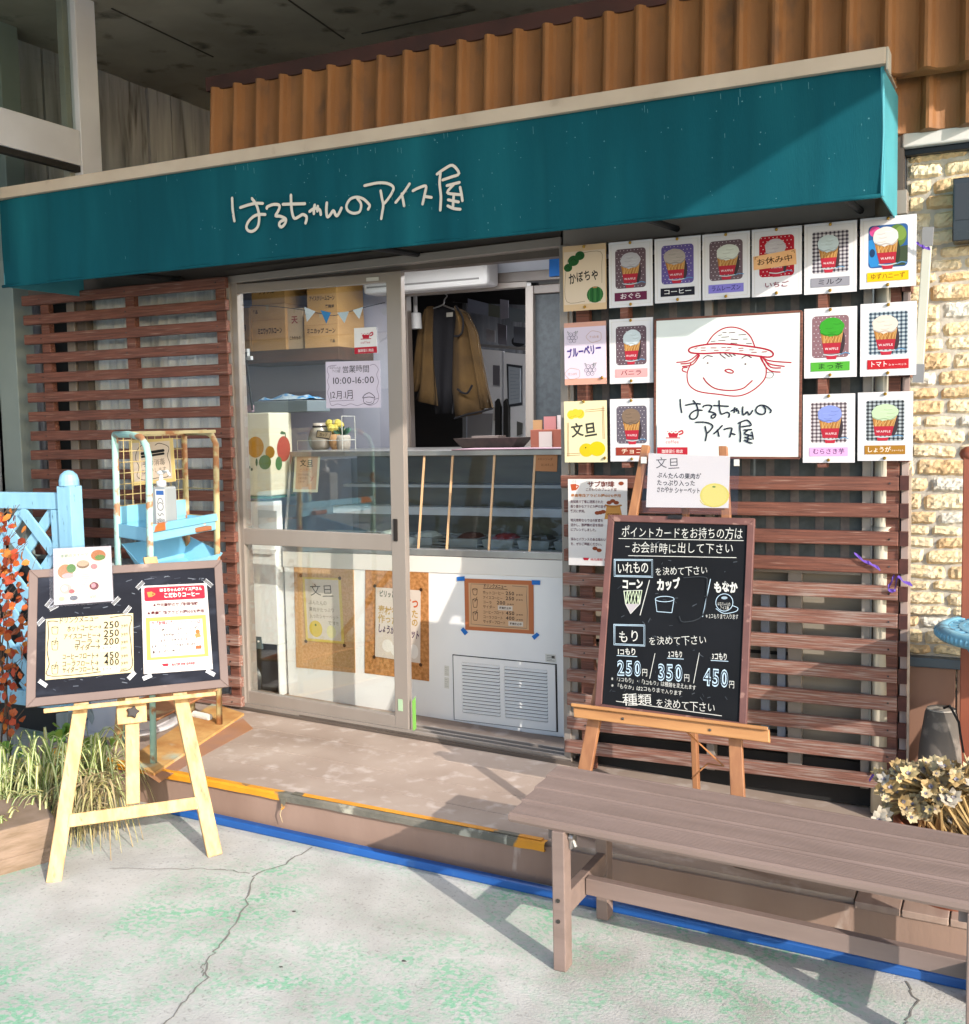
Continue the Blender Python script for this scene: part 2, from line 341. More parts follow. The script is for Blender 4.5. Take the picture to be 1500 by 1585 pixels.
ck=mat('crack','#77736d',rough=.95)
def crack(pts,w):
    mb=MB(); q=[Gd(*p) for p in pts]; rr=random.Random(3); o=[]
    for i in range(len(q)-1):
        for j in range(5):
            t=j/5; p=q[i].lerp(q[i+1],t); o.append(p+V((rr.uniform(-.008,.008),rr.uniform(-.008,.008),0)))
    o.append(q[-1]); n=len(o); vs=[]
    for i,p in enumerate(o):
        d=(o[min(i+1,n-1)]-o[max(i-1,0)]).normalized(); nn=V((-d.y,d.x,0))*w*rr.uniform(.3,1); vs+=[p+nn+V((0,0,.002)),p-nn+V((0,0,.002))]
    mb.add(vs,[[2*i,2*i+1,2*i+3,2*i+2] for i in range(n-1)],ck); mb.build('ground_crack',kind='structure')
crack([(485,1312),(440,1338),(398,1352),(388,1363),(382,1400),(365,1425),(340,1462),(322,1488),(318,1515),(290,1548),(250,1590)],.0035)
crack([(388,1353),(345,1346),(290,1345),(170,1345)],.0022)
crack([(1405,1520),(1418,1548),(1408,1570),(1398,1590)],.003)
for px_,py_,r_ in ((1338-310,1300,.006),(975,1411,.007),(455,1411,.006),(625,1488,.007),(435,1497,.005)):
    mb=MB(); c_=Gd(px_,py_); rr_=random.Random(px_); n_=14; mb.add([c_+V((r_*1.4*math.cos(6.283*i/n_)*rr_.uniform(.5,1.1),r_*math.sin(6.283*i/n_)*rr_.uniform(.5,1.1),.0012)) for i in range(n_)],[list(range(n_))],mat('ground stain %d'%(r_>.015),'#8f8a84' if r_>.015 else '#4a4643',rough=.95)); mb.build('ground_stain',kind='structure')
crack([(322,1488),(312,1500),(314,1512)],.002)
# ================================================================== step platform in front of the shop
st=thing('wooden_step','low brown step with worn yellow nosing below the shop door','step',(.5,-.8,.1))
mb=MB(); yf=lambda x:-.86+.035*(x+.6)
xs=[-1.35,-.6,.2,1,1.935]; ys=[.34,-.22,-.44,-.63,None]
for i in range(4): # four boards
    y0=ys[i]-.002; y1=ys[i+1]
    top=[(xs[0],y0),(xs[-1],y0)]+([(xs[-1],y1+.002),(xs[0],y1+.002)] if y1 is not None else [(xs[-1],yf(xs[-1])+.03),(xs[0],yf(xs[0])+.03)])
    mb.prism([(x,y,tz(x)-.03) for x,y in top],(0,0,.03),plat_m)
mb.build('tread',st,bev=.002)
mb=MB()
mb.hexa([(xs[0],yf(xs[0])+.012,-.1),(2.9,yf(2.9)+.012,-.2),(2.9,yf(2.9)+.05,-.2),(xs[0],yf(xs[0])+.05,-.1)],
        [(xs[0],yf(xs[0])+.012,tz(xs[0])-.012),(2.9,yf(2.9)+.012,tz(2.9)-.012),(2.9,yf(2.9)+.05,tz(2.9)-.033),(xs[0],yf(xs[0])+.05,tz(xs[0])-.033)],riser_m)
mb.build('riser',st,bev=.003)
mb=MB()
for i in range(8):
    x=1.94+i*.13; mb.prism([(x,yf(x)+.006,tz(x)-.02),(x+.126,yf(x+.126)+.006,tz(x+.126)-.02),(x+.126,.09,tz(x+.126)-.02),(x,.09,tz(x)-.02)],(0,0,.022),deck_m)
mb.build('deck_boards',st,bev=.003)
def nosing(xa,xb,m,w0,nm):
    mb=MB(); n=int((xb-xa)/.05)+1
    rr=random.Random(int(xa*100)); P0=[]
    for i in range(n+1):
        x=xa+(xb-xa)*i/n; y=yf(x); z=tz(x); w=w0*rr.uniform(.85,1.1); P0.append([(x,y+.032,z+.001),(x,y+.004,z+.003),(x,y-.003,z-.004),(x,y-.003,z-.012-w),(x,y+.011,z-.012-w)])
    for i in range(n): mb.add(P0[i]+P0[i+1],[[j,j+1,6+j,5+j] for j in range(4)],m)
    mb.build(nm,st)
nosing(-1.2,-.06,nose_m,.012,'nosing'); nosing(-.06,.83,nosew_m,.013,'nosing'); nosing(.83,.965,nose_m,.016,'nosing')
mb=MB()
mb.prism([(-.03,yf(0)+.033,tz(-.03)+.0035),(-.03,yf(0)+.006,tz(-.03)+.0045),(.95,yf(.95)+.010,tz(.95)+.0045),(.95,yf(.95)+.034,tz(.95)+.0035)],(0,0,.002),nose_m)
mb.prism([(-.075,yf(0)-.004,tz(0)-.004),(-.045,yf(0)-.004,tz(0)-.006),(-.052,yf(0)-.014,tz(0)-.045),(-.062,yf(0)-.016,tz(0)-.052)],(0,.003,0),nose_m)
mb.tube([(-.06,yf(0)-.012,tz(0)-.04),(-.072,yf(0)-.012,tz(0)-.07),(-.062,yf(0)-.012,tz(0)-.1)],[.003,.0022,.001],P('#c8b490'),5)
mb.build('peeling_strip',st)
one('blue_strip',None,'hexa',[(-.55,-.905,gz(-.55)),(2.5,-.865,gz(2.5)),(2.5,-.835,gz(2.5)),(-.55,-.87,gz(-.55))],[(-.55,-.905,gz(-.55)+.03),(2.5,-.865,gz(2.5)+.03),(2.5,-.835,gz(2.5)+.03),(-.55,-.87,gz(-.55)+.03)],bluep_m,bev=.006)
setp(bpy.data.objects['blue_strip'],'long bright blue strip along the foot of the brown step','strip')
# ================================================================== the shop building
sh=thing('shop_building','ice cream shop front with bronze sliding door and open counter','building',(0,0,.2))
# door frame
mb=MB()
mb.qy(-.012,[(348,428),(868,366),(868,381),(352,439)],.09,alu_m)          # header
mb.qy(.02,[(348,418),(868,352),(868,366),(348,428)],.06,alud_m)
mb.qy(-.012,[(344,430),(354,429),(380,1098),(370,1096)],.10,alu_m)         # left jamb
mb.qy(-.012,[(865,380),(878,378),(884,1176),(873,1172)],.10,alu_m)         # right jamb
mb.build('door_frame',sh,bev=.003)
mb=MB()
mb.prism([Tp(372,1096),Tp(884,1186),Tp(884,1176),Tp(372,1088)],(0,0,.018),alud_m)
a=Y(-.02,372,1094); 
for k,yy in enumerate((-.012,.03,.075)):
    mb.hexa([(-.95,yy,tz(-.95)),(.75,yy,tz(.75)),(.75,yy+.012,tz(.75)),(-.95,yy+.012,tz(-.95))],[(-.95,yy,tz(-.95)+.03),(.75,yy,tz(.75)+.03),(.75,yy+.012,tz(.75)+.03),(-.95,yy+.012,tz(-.95)+.03)],alu_m)
mb.hexa([(-.95,-.03,tz(-.95)+.002),(.8,-.03,tz(.8)+.002),(.8,.13,tz(.8)+.002),(-.95,.13,tz(-.95)+.002)],[(-.95,-.03,tz(-.95)+.012),(.8,-.03,tz(.8)+.012),(.8,.13,tz(.8)+.012),(-.95,.13,tz(-.95)+.012)],alud_m)
mb.build('sill_track',sh)
# sliding door
sd=MB()
sd.qy(0,[(354,430),(366,429),(386,1103),(374,1100)],.035,alu_m)
sd.qy(0,[(597,421),(620,419),(633,1138),(612,1135)],.035,alu_m)
sd.qy(.001,[(366,440),(598,421),(598,437),(366,454)],.032,alu_m)
sd.qy(.001,[(370.5,817.5),(607,828),(607.5,853),(371,842.5)],.032,alu_m)
sd.qy(.001,[(377,1068),(612,1108),(612.5,1134),(378,1101)],.032,alu_m)
door=sd.build('sliding_door',sh,bev=.003)
one('pane',door,'qy',.014,[(366,453),(598,436),(608,829),(371,818)],.005,glass_m)
one('pane',door,'qy',.014,[(371,842),(608,853),(612,1108),(378,1069)],.005,glass_m)
mb=MB(); mb.qy(-.006,[(608.5,803),(614.5,803.5),(615,838),(609,837.5)],.006,P('#2b2624')); mb.build('handle',door,bev=.002)
mb=MB(); mb.qy(-.004,[(567,430),(586,428.5),(586,434),(567,435.5)],.004,P('#d8d6d2')); mb.build('latch',door)
mb=MB(); mb.qy(-.003,[(616,1082),(623,1083),(623.5,1101),(616.5,1100)],.002,P('#b9d8b0')); mb.build('sticker',door)
mb=MB(); mb.qy(-.0025,[(638,1085),(643,1078),(644,1128),(639,1132)],.002,P('#8fd060')); mb.build('green_tape',door)
# outer wall and windows beside the door
mb=MB()
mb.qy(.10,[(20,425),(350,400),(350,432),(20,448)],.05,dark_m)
mb.qy(.09,[(345,420),(358,420),(380,1100),(366,1100)],.06,P('#d9b8b0'))
mb.qy(.3,[(15,440),(108,432),(140,1100),(60,1120)],.04,dark_m)  # dark sheet standing in for the unlit room behind the window
mb.box((-2.2,.035,2.19),(1.985,.09,2.74),alud_m); mb.build('wall',sh)
lw=MB()
for x0,x1 in ((101,113),(117,131)): lw.qy(.04,[(x0,440),(x1,440),(x1+22,1090),(x0+22,1090)],.05,alud_m if x0>110 else alu_m)
lw.qy(.04,[(131,440),(350,424),(350,432),(131,448)],.05,alud_m)
lwo=lw.build('window',sh,bev=.003)
mb=MB(); a=Y(.12,128,440); b=Y(.12,372,1090); n=90; vs=[]
for i in range(n+1):
    x=a.x+(b.x-a.x)*i/n; y=.13+.018*math.sin(i*1.1)+.012*math.sin(i*.43+1); vs+=[(x,y,2.35),(x,y+.01*math.sin(i*.7),.25)]
mb.add(vs,[[2*i,2*i+1,2*i+3,2*i+2] for i in range(n)],curt_m); mb.build('curtain',lwo,smooth=True)
one('pane',lwo,'qy',.075,[(131,447),(350,431),(372,1085),(148,1090)],.004,glass_m)
rw=MB(); zt=2.32
for x,w in ((.748,.03),(1.30,.03),(1.86,.03)): rw.box((x,.0,.2),(x+w,.05,2.3),alu_m)
rw.box((.745,-.006,2.22),(2.0,.06,2.3),alu_m); rw.box((.778,.01,2.13),(2.0,.05,2.16),alud_m); rw.box((.778,.012,.97),(1.86,.05,1.01),alu_m); rw.box((1.60,.02,.25),(1.65,.05,.97),alu_m)
rwo=rw.build('window',sh,bev=.002)
one('insect_screen',rwo,'box',(.778,.022,1.01),(1.86,.028,2.13),mesh_m)
mb=MB()
for i in range(6): mb.box((.80+i*.09,.0195,1.02),(.83+i*.09,.0215,2.12),mat('mesh stripe','#6a625f','#565051',rough=.9,sc=30))
for i in range(6): mb.box((1.345+i*.088,.0195,1.02),(1.375+i*.088,.0215,2.12),MT['mesh stripe'])
mb.build('curtain_stripes',rwo)
mb=MB(); mb.box((.77,.08,.2),(1.9,.12,.97),mat('pale siding','#8d8478','#7d7468',rough=.7,sc=3,st=(1,1,9)))
for z in (.35,.5,.65,.8): mb.box((.77,.074,z),(1.6,.08,z+.012),dark_m)
for x in (1.5,1.56): mb.box((x,.03,.3),(x+.03,.05,.93),P('#8f97a8'))
mb.box((.77,.05,.12),(2.0,.13,.28),dark_m); mb.build('siding',sh)
mb=MB(); mb.tube([(1.93,.0,.12),(1.93,.0,2.3)],.034,mat('cream pipe','#c2b9a8','#b3aa98',rough=.5,sc=3),14); mb.tube([(1.93,0,1.12),(1.93,0,1.15)],.039,MT['cream pipe'],14); mb.build('downpipe',sh,smooth=True)
# inside of the shop
il=mat('shop ceiling','#9a978f',rough=.9)
mb=MB(); mb.box((-2.2,.36,.1),(1.9,3.4,.15),mat('shop floor','#6b5f52','#5a5046',rough=.6,sc=4)); mb.build('floor',sh)
mb=MB(); mb.box((-2.2,.14,2.42),(1.9,3.4,2.48),il); mb.build('ceiling',sh)
mb=MB(); mb.box((-2.2,3.3,.15),(1.9,3.36,2.42),wallw_m); mb.box((-2.25,.36,.15),(-2.2,3.4,2.42),lilac_m); mb.box((1.86,.14,.15),(1.9,3.4,2.42),lilac_m)
mb.box((.76,.14,.15),(1.86,.18,2.42),lilac_m); mb.build('inner_wall',sh)
mb=MB(); mb.qy(1.22,[(340,430),(618,430),(626,705),(345,720)],.06,lilac_m); mb.build('partition',sh)
# hatch frame to the kitchen
hf=MB(); yh=1.15
hf.qy(yh,[(612,440),(623,440),(632,702),(622,702)],.07,alu_m); hf.qy(yh+.02,[(623,452),(629,452),(637,700),(632,700)],.05,alud_m)
hf.qy(yh-.01,[(618,434),(872,415),(872,432),(618,447)],.08,alud_m); hf.qy(yh,[(622,447),(815,432),(815,444),(622,458)],.06,alu_m)
hf.qy(yh-.02,[(813,443),(825,442),(826,700),(813.5,700)],.05,alu_m); hf.qy(yh-.012,[(825,442),(872,438),(872,452),(825,455)],.04,alud_m)
hfo=hf.build('hatch_frame',sh,bev=.003)
one('insect_screen',hfo,'qy',yh+.01,[(825,454),(876,450),(878,702),(826,702)],.01,mat('grey hatch mesh','#363c40','#2b3034',rough=.7,sc=40,st=(1,1,1)))
mb=MB(); mb.qy(2.3,[(600,420),(716,420),(716,760),(600,760)],.05,dark_m); mb.qy(2.25,[(700,440),(830,430),(830,472),(700,468)],.04,dark_m); mb.build('dark_void_sheet',sh)  # dark sheets painted for the black void behind the hatch
# ceiling lamp in the shop (its lit tubes are mirrored in the freezer glass)
lp=thing('ceiling_light','lit fluorescent ceiling light inside the shop, mirrored in the freezer glass','light',(0,.44,2.36))
one('housing',lp,'box',(-.6,.37,2.36),(.6,.51,2.42),P('#dddddd'))
mb=MB(); tm=emit('lit tube','#ffffff',6)
for y in (.405,.475): mb.tube([(-.58,y,2.345),(.58,y,2.345)],.013,tm,8)
mb.build('tube',lp)
al=bpy.data.lights.new('ceiling_light','AREA'); al.shape='RECTANGLE'; al.size=1.2; al.size_y=.14; al.energy=13; al.color=(.97,.98,1)
ao=bpy.data.objects.new('ceiling_light',al); COL.objects.link(ao); ao.location=(0,.44,2.325)
ao.parent=lp; ao.location=(0,0,-.035)
l2=thing('ceiling_light','lit ceiling light of the back kitchen behind the hatch','light',(.5,2.3,2.36))
one('housing',l2,'box',(.1,2.23,2.36),(.9,2.37,2.42),P('#dddddd'))
mb=MB(); mb.tube([(.12,2.3,2.345),(.88,2.3,2.345)],.013,tm,8); mb.build('tube',l2)
a2=bpy.data.lights.new('kitchen_light','AREA'); a2.shape='RECTANGLE'; a2.size=.8; a2.size_y=.14; a2.energy=16
o2=bpy.data.objects.new('kitchen_light',a2); COL.objects.link(o2); o2.parent=l2; o2.location=(0,0,-.035)
# ================================================================== upper building: soffit, concrete wall, glass partition
cb=thing('concrete_building','concrete building overhead with soffit, dark side wall and beam','building',(-2.4,1.5,3.6))
mb=MB(); mb.box((-9,-2.98,3.6),(4.17,5,3.75),conc_m); mb.build('soffit',cb)
mb=MB()
for p,q in (((447,0),(533,60)),((330,88),(173,13)),((560,52),(735,15))):
    mb=MB(); a=Zp(3.598,*p); b=Zp(3.598,*q); mb.bar(a,b,.008,.005,P('#4a453e')); mb.build('joint',cb)
mb=MB()
for i in range(22):
    y=-1.6+i*.2; d=random.uniform(0,.02); mb.box((-2.55,y,.0),(-2.40-d,y+.19,3.6),concw_m)
mb.box((-2.6,-1.6,0),(-2.45,3.5,3.6),concw_m)
for yy,z in ((1.05,2.95),(1.35,2.8)): mb.lathe((-2.4,yy,z),[(.07,-.09),(.09,-.03),(.09,.03),(.07,.09)],dark_m,10)
mb.box((-2.4,3.0,0),(2.5,3.5,3.6),concw_m)
mb.build('side_wall',cb)
mb=MB(); mb.box((-.93,-.06,3.04),(3.6,.3,3.10),maroon_m); mb.build('beam',cb)
gp=thing('glass_partition','white framed glass partition above the left end of the awning','partition',(-1.7,.1,2.6))
px=-1.68
a=X(px,116,20); b=X(px,147,20); zlo=2.50
mb=MB(); mb.box((px-.05,a.y,zlo),(px,b.y,3.6),white_m); mb.build('post',gp,bev=.003); py=a.y
mb=MB(); mb.box((px-.09,a.y-.03,zlo),(px-.052,a.y+.03,3.6),mat('grey profile','#8f908a','#7f807a',rough=.4,sc=3)); mb.build('post',gp,bev=.003)
mb=MB(); zt1=X(px,128,203).z; zb1=X(px,128,257).z; mb.box((px-.05,-1.15,zb1),(px-.004,py-.001,zt1),white_m); mb.build('beam',gp,bev=.003)
mb=MB(); mb.box((px-.045,-1.15,zb1-.028),(px-.012,py-.001,zb1-.001),dark_m); mb.build('gasket',gp)
mb=MB(); mb.add([(px-.03,-1.15,zt1),(px-.03,py,zt1),(px-.03,py,3.6),(px-.03,-1.15,3.6)],[[0,1,2,3]],glassm('dark glass',(.72,.78,.76,1),1.6)); mb.build('pane',gp)
mb=MB(); mb.add([(px-.03,-1.15,2.3),(px-.03,py,2.3),(px-.03,py,zb1-.03),(px-.03,-1.15,zb1-.03)],[[0,1,2,3]],glassm('clear glass')); mb.build('pane',gp)
pl_=thing('grey_pillar','grey green painted pillar at the far left below the awning end','pillar',(-2.31,0,0)); mb=MB(); a=Y(0,-60,440); b=Y(0,19,440); mb.box((a.x,0,gz(-2.3)),(b.x,.12,3.6),grey_m); mb.build('shaft',pl_,bev=.004); mb=MB(); mb.box((a.x,-.012,gz(-2.3)),(b.x+.01,.13,.35),P('#8f9a9c')); mb.build('base',pl_,bev=.003)
mb=MB(); mb.box((-3.4,1.2,2.2),(-2.42,1.25,3.1),P('#d4d4cc')); o=mb.build('pale_panel'); setp(o,'pale panel seen through the glass at the far upper left','panel')
# tiled fascia
tf=thing('tiled_fascia','band of orange pantiles above the teal awning','roof',(.5,0,2.6))
pit=.1225; x0=-.905
def tile_course(yt,zt,yb,zb,xa,xb,nm):
    mb=MB(); n=int((xb-xa)/pit*12); vs=[]
    for i in range(n+1):
        x=xa+(xb-xa)*i/n; t=((x-x0)/pit)%1
        h=.036*math.sin(math.pi*min(t/.46,1)) if t<.46 else -.006*math.sin(math.pi*(t-.46)/.54)
        if t>.94: h+=.012*(t-.94)/.06
        vs+=[(x,yt-h,zt),(x,yb-h,zb),(x,yb-h+.016,zb-.004),(x,yb+.06,zb-.004)]
    mb.add(vs,[[4*i+j,4*i+j+1,4*i+4+j+1,4*i+4+j] for i in range(n) for j in range(3)],tile_m)
    o=mb.build(nm,tf,smooth=False); return o
tile_course(-.05,3.045,-.085,2.665,x0,3.6,'tile_course'); tile_course(.03,2.70,.02,2.494,1.965,3.6,'tile_course')
mb=MB(); mb.box((x0-.004,-.05,2.6),(x0+.01,.5,3.04),maroon_m); mb.box((x0,.065,2.5),(3.6,.12,3.035),maroon_m); mb.box((1.94,-.06,2.47),(1.965,.3,2.72),tile_m); mb.build('end_board',tf)
# ================================================================== awning
aw=thing('awning','long teal cloth awning with white hand lettering over the shop front','awning',(.1,-.25,2.2))
ax0,ax1,ay,az0,az1=-1.765,1.97,-.5,2.196,2.578
mb=MB(); nx,nz=64,8; vs=[]
for j in range(nz+1):
    for i in range(nx+1):
        x=ax0+(ax1-ax0)*i/nx; t=j/nz; e=min(1,min(i,nx-i)/2); y=ay+.006*math.sin(x*5+t*2)*math.sin(math.pi*t)+.003*math.sin(x*17+t*3)*(1-t)-.006*math.sin(x*1.3)*math.sin(math.pi*t)+(1-e)*.012
        vs.append((x,y,az0+(az1-az0)*t+.003*math.sin(x*7)*(1-t)))
mb.add(vs,[[j*(nx+1)+i,j*(nx+1)+i+1,(j+1)*(nx+1)+i+1,(j+1)*(nx+1)+i] for j in range(nz) for i in range(nx)],awn_m)
mb.tube([(ax0+(ax1-ax0)*i/40,ay+.004,az0+.001) for i in range(41)],.007,awn_m,6)
mb.build('canopy',aw,smooth=True)
mb=MB()
for x,sg in ((ax0+.004,-1),(ax1-.004,1)):
    mb=MB(); mb.prism([(x,ay+.014,az0),(x,-.02,az0+.0),(x,-.02,az1+.03),(x,ay+.014,az1)],(sg*.004,0,0),awns_m); mb.build('side_panel',aw)
mb=MB(); mb.tube([(ax1+.002,ay+.01,az0),(ax1+.004,ay+.008,(az0+az1)/2),(ax1,ay+.01,az1)],.006,awns_m,6)
mb.build('corner_seam',aw)
mb=MB(); mb.box((ax0-.01,ay-.022,az1-.002),(ax1+.012,ay+.03,az1+.046),bar_m); mb.hexa([(ax0,ay+.03,az1+.03),(ax1,ay+.03,az1+.03),(ax1,-.06,az1+.045),(ax0,-.06,az1+.045)],[(ax0,ay+.03,az1+.036),(ax1,ay+.03,az1+.036),(ax1,-.06,az1+.05),(ax0,-.06,az1+.05)],bar_m)
mb.box((ax1+.012,ay-.02,az1-.02),(ax1+.02,-.44,az1+.046),P('#c4bdb0')); mb.build('top_bar',aw,bev=.004)
mb=MB()
for x in (-1.2,.1,1.2,1.85): mb=MB(); mb.tube([(x,.03,az0+.05),(x,ay+.02,az0+.02)],.012,dark_m,8); mb.build('arm',aw)
Z3=(340,240,7.5); Z4=(530,240,7.5)
T3=[[(145,500),(152,640),(172,765)],[(240,610),(330,580),(420,560),(500,562)],[(375,505),(410,550),(440,610),(458,700),(455,790),(430,850),(380,885),(330,875),(312,830),(340,765),(400,710),(460,690),(530,690)],
[(548,620),(555,600),(620,575),(685,578),(695,610),(675,660),(650,705),(700,710),(760,735),(770,765),(750,810),(715,835),(692,810),(705,775),(745,755)],
[(735,572),(860,568),(990,565)],[(828,465),(832,580),(845,680),(870,735),(920,715),(965,690),(1005,710),(1010,745),(998,790)],
[(1045,655),(1090,625),(1130,620),(1165,640),(1175,690)],[(1105,580),(1095,630),(1095,680)],[(1140,595),(1135,650)],
[(1245,555),(1240,640),(1250,715),(1280,700),(1320,645),(1345,690),(1365,705),(1395,660),(1415,615)]]
TN=[[(175,505),(215,560),(215,620),(190,665),(120,675),(60,640),(50,580),(95,510),(170,488),(245,510),(300,560),(318,590),(300,630)]]
T4=[[(258,355),(400,325),(500,325),(570,350),(595,390),(570,450),(530,510),(490,560)],[(445,415),(460,500),(475,580),(465,660),(452,740)],[(780,335),(710,440),(620,550)],[(690,450),(705,520),(718,590)],
[(820,415),(890,380),(970,360),(960,440),(932,570)],[(955,480),(1035,492)],[(1100,222),(1180,165),(1280,120),(1355,215),(1265,255),(1165,290)],[(1140,210),(1130,330),(1145,480),(1138,640)],
[(1215,355),(1360,318)],[(1290,345),(1220,435),(1310,455),(1380,460)],[(1368,375),(1385,460),(1395,530)],[(1230,520),(1350,545)],[(1295,460),(1285,600)],[(1225,590),(1290,620),(1370,630)]]
ls=Sheet([V((ax0,ay-.0135,az1)),V((ax1,ay-.0135,az1)),V((ax1,ay-.0135,az0)),V((ax0,ay-.0135,az0))],aw); ls.layer('lettering'); cw=P('#e6ded2')
for p in T3: ls.lz(Z3,p,27,cw)
for p in TN+T4: ls.lz(Z4,p,27,cw)
ls.flush()
ls.layer('stains'); sw=P('#5f97a0')
for _ in range(70):
    x=random.uniform(.15,.99); y=random.choice((random.uniform(.02,.1),random.uniform(.1,.9))); ls.line([(x,y),(x+.0002,y+random.uniform(.004,.07)*(1 if y<.12 else .5))],.00035,sw,False)
for _ in range(90): ls.circ(random.uniform(.3,.995),random.uniform(.05,.97),random.uniform(.0003,.0007),sw,6)
ls.flush()
# ================================================================== slat screens
def screen(label,zs,xa,xb,posts,worn,group):
    t=thing('slat_screen',label,'screen',((xa+xb)/2,-.04,zs[-1]),group)
    for i,z in enumerate(zs):
        mb=MB(); dx=random.uniform(-.008,.008); ta=random.uniform(-.004,.004)
        mb.hexa([(xa+dx,-.05,z-.049),(xb,-.05,z-.049+ta),(xb,-.022,z-.049+ta),(xa+dx,-.022,z-.049)],[(xa+dx,-.05,z),(xb,-.05,z+ta),(xb,-.022,z+ta),(xa+dx,-.022,z)],slat_w if worn(i) else slat_m)
        mb.build('slat',t,bev=.004)
        for px_,_a,_b in posts:
            if xa<px_+.02<xb: 
                nb=MB(); nb.tube([(px_+.027,-.0505,z-.025+random.uniform(-.004,.004)),(px_+.027,-.0525,z-.025)],.0035,bolt_m,6); nb.build('screw',t)
    for x,za,zb in posts:
        mb=MB(); mb.box((x,-.0215,za),(x+.055,.012,zb),slat_m); mb.build('post',t,bev=.003)
    return t
pt=.0965
lz0=2.223; lzs=[lz0-k*pt for k in range(21)]
screen('dark brown slat screen over the curtained window left of the door',lzs,-2.152,-.876,[(-2.06,.25,2.22),(-1.50,.25,2.22),(-.955,.22,2.22)],lambda i:i>16,'brown slat screens')
rz0=1.329; rzs=[rz0-k*pt for k in range(12)]
rs=screen('sunlit weathered brown slat screen right of the door, carrying the flavour cards',rzs,.742,1.987,[(.80,.15,2.17),(1.93,.12,2.17)],lambda i:i>3,'brown slat screens')
for k,z in enumerate(rzs+[rz0+pt*i for i in range(1,9)]):
    mb=MB(); mb.box((1.990,-.05,z-.049),(2.018,.06,z),slat_m); mb.add([(1.9905,-.0503,z-.0485),(2.0175,-.0503,z-.0485),(2.0175,-.0503,z-.0005),(1.9905,-.0503,z-.0005)],[[0,1,2,3]],end_m); mb.build('return_slat',rs,bev=0)
mb=MB(); mb.box((1.993,-.021,.15),(2.015,.0,2.12),mat('post in lit tone','#a08d86','#8d7a74',rough=.8,sc=6)); mb.build('post',rs)  # post coloured lighter so it reads as sunlit between the slat ends
mb=MB(); mb.box((2.019,-.048,.16),(2.027,-.041,1.35),mat('bleached edge','#b8a490','#9a8676',rough=.9,sc=20)); mb.build('edge_strip',rs)
for x in (1.0,1.72):
    mb=MB(); mb.box((x,-.0785,1.36 if x>1.0 and x<1.7 else 1.36),(x+.03,-.022,2.12),slat_m); mb.build('batten',rs)
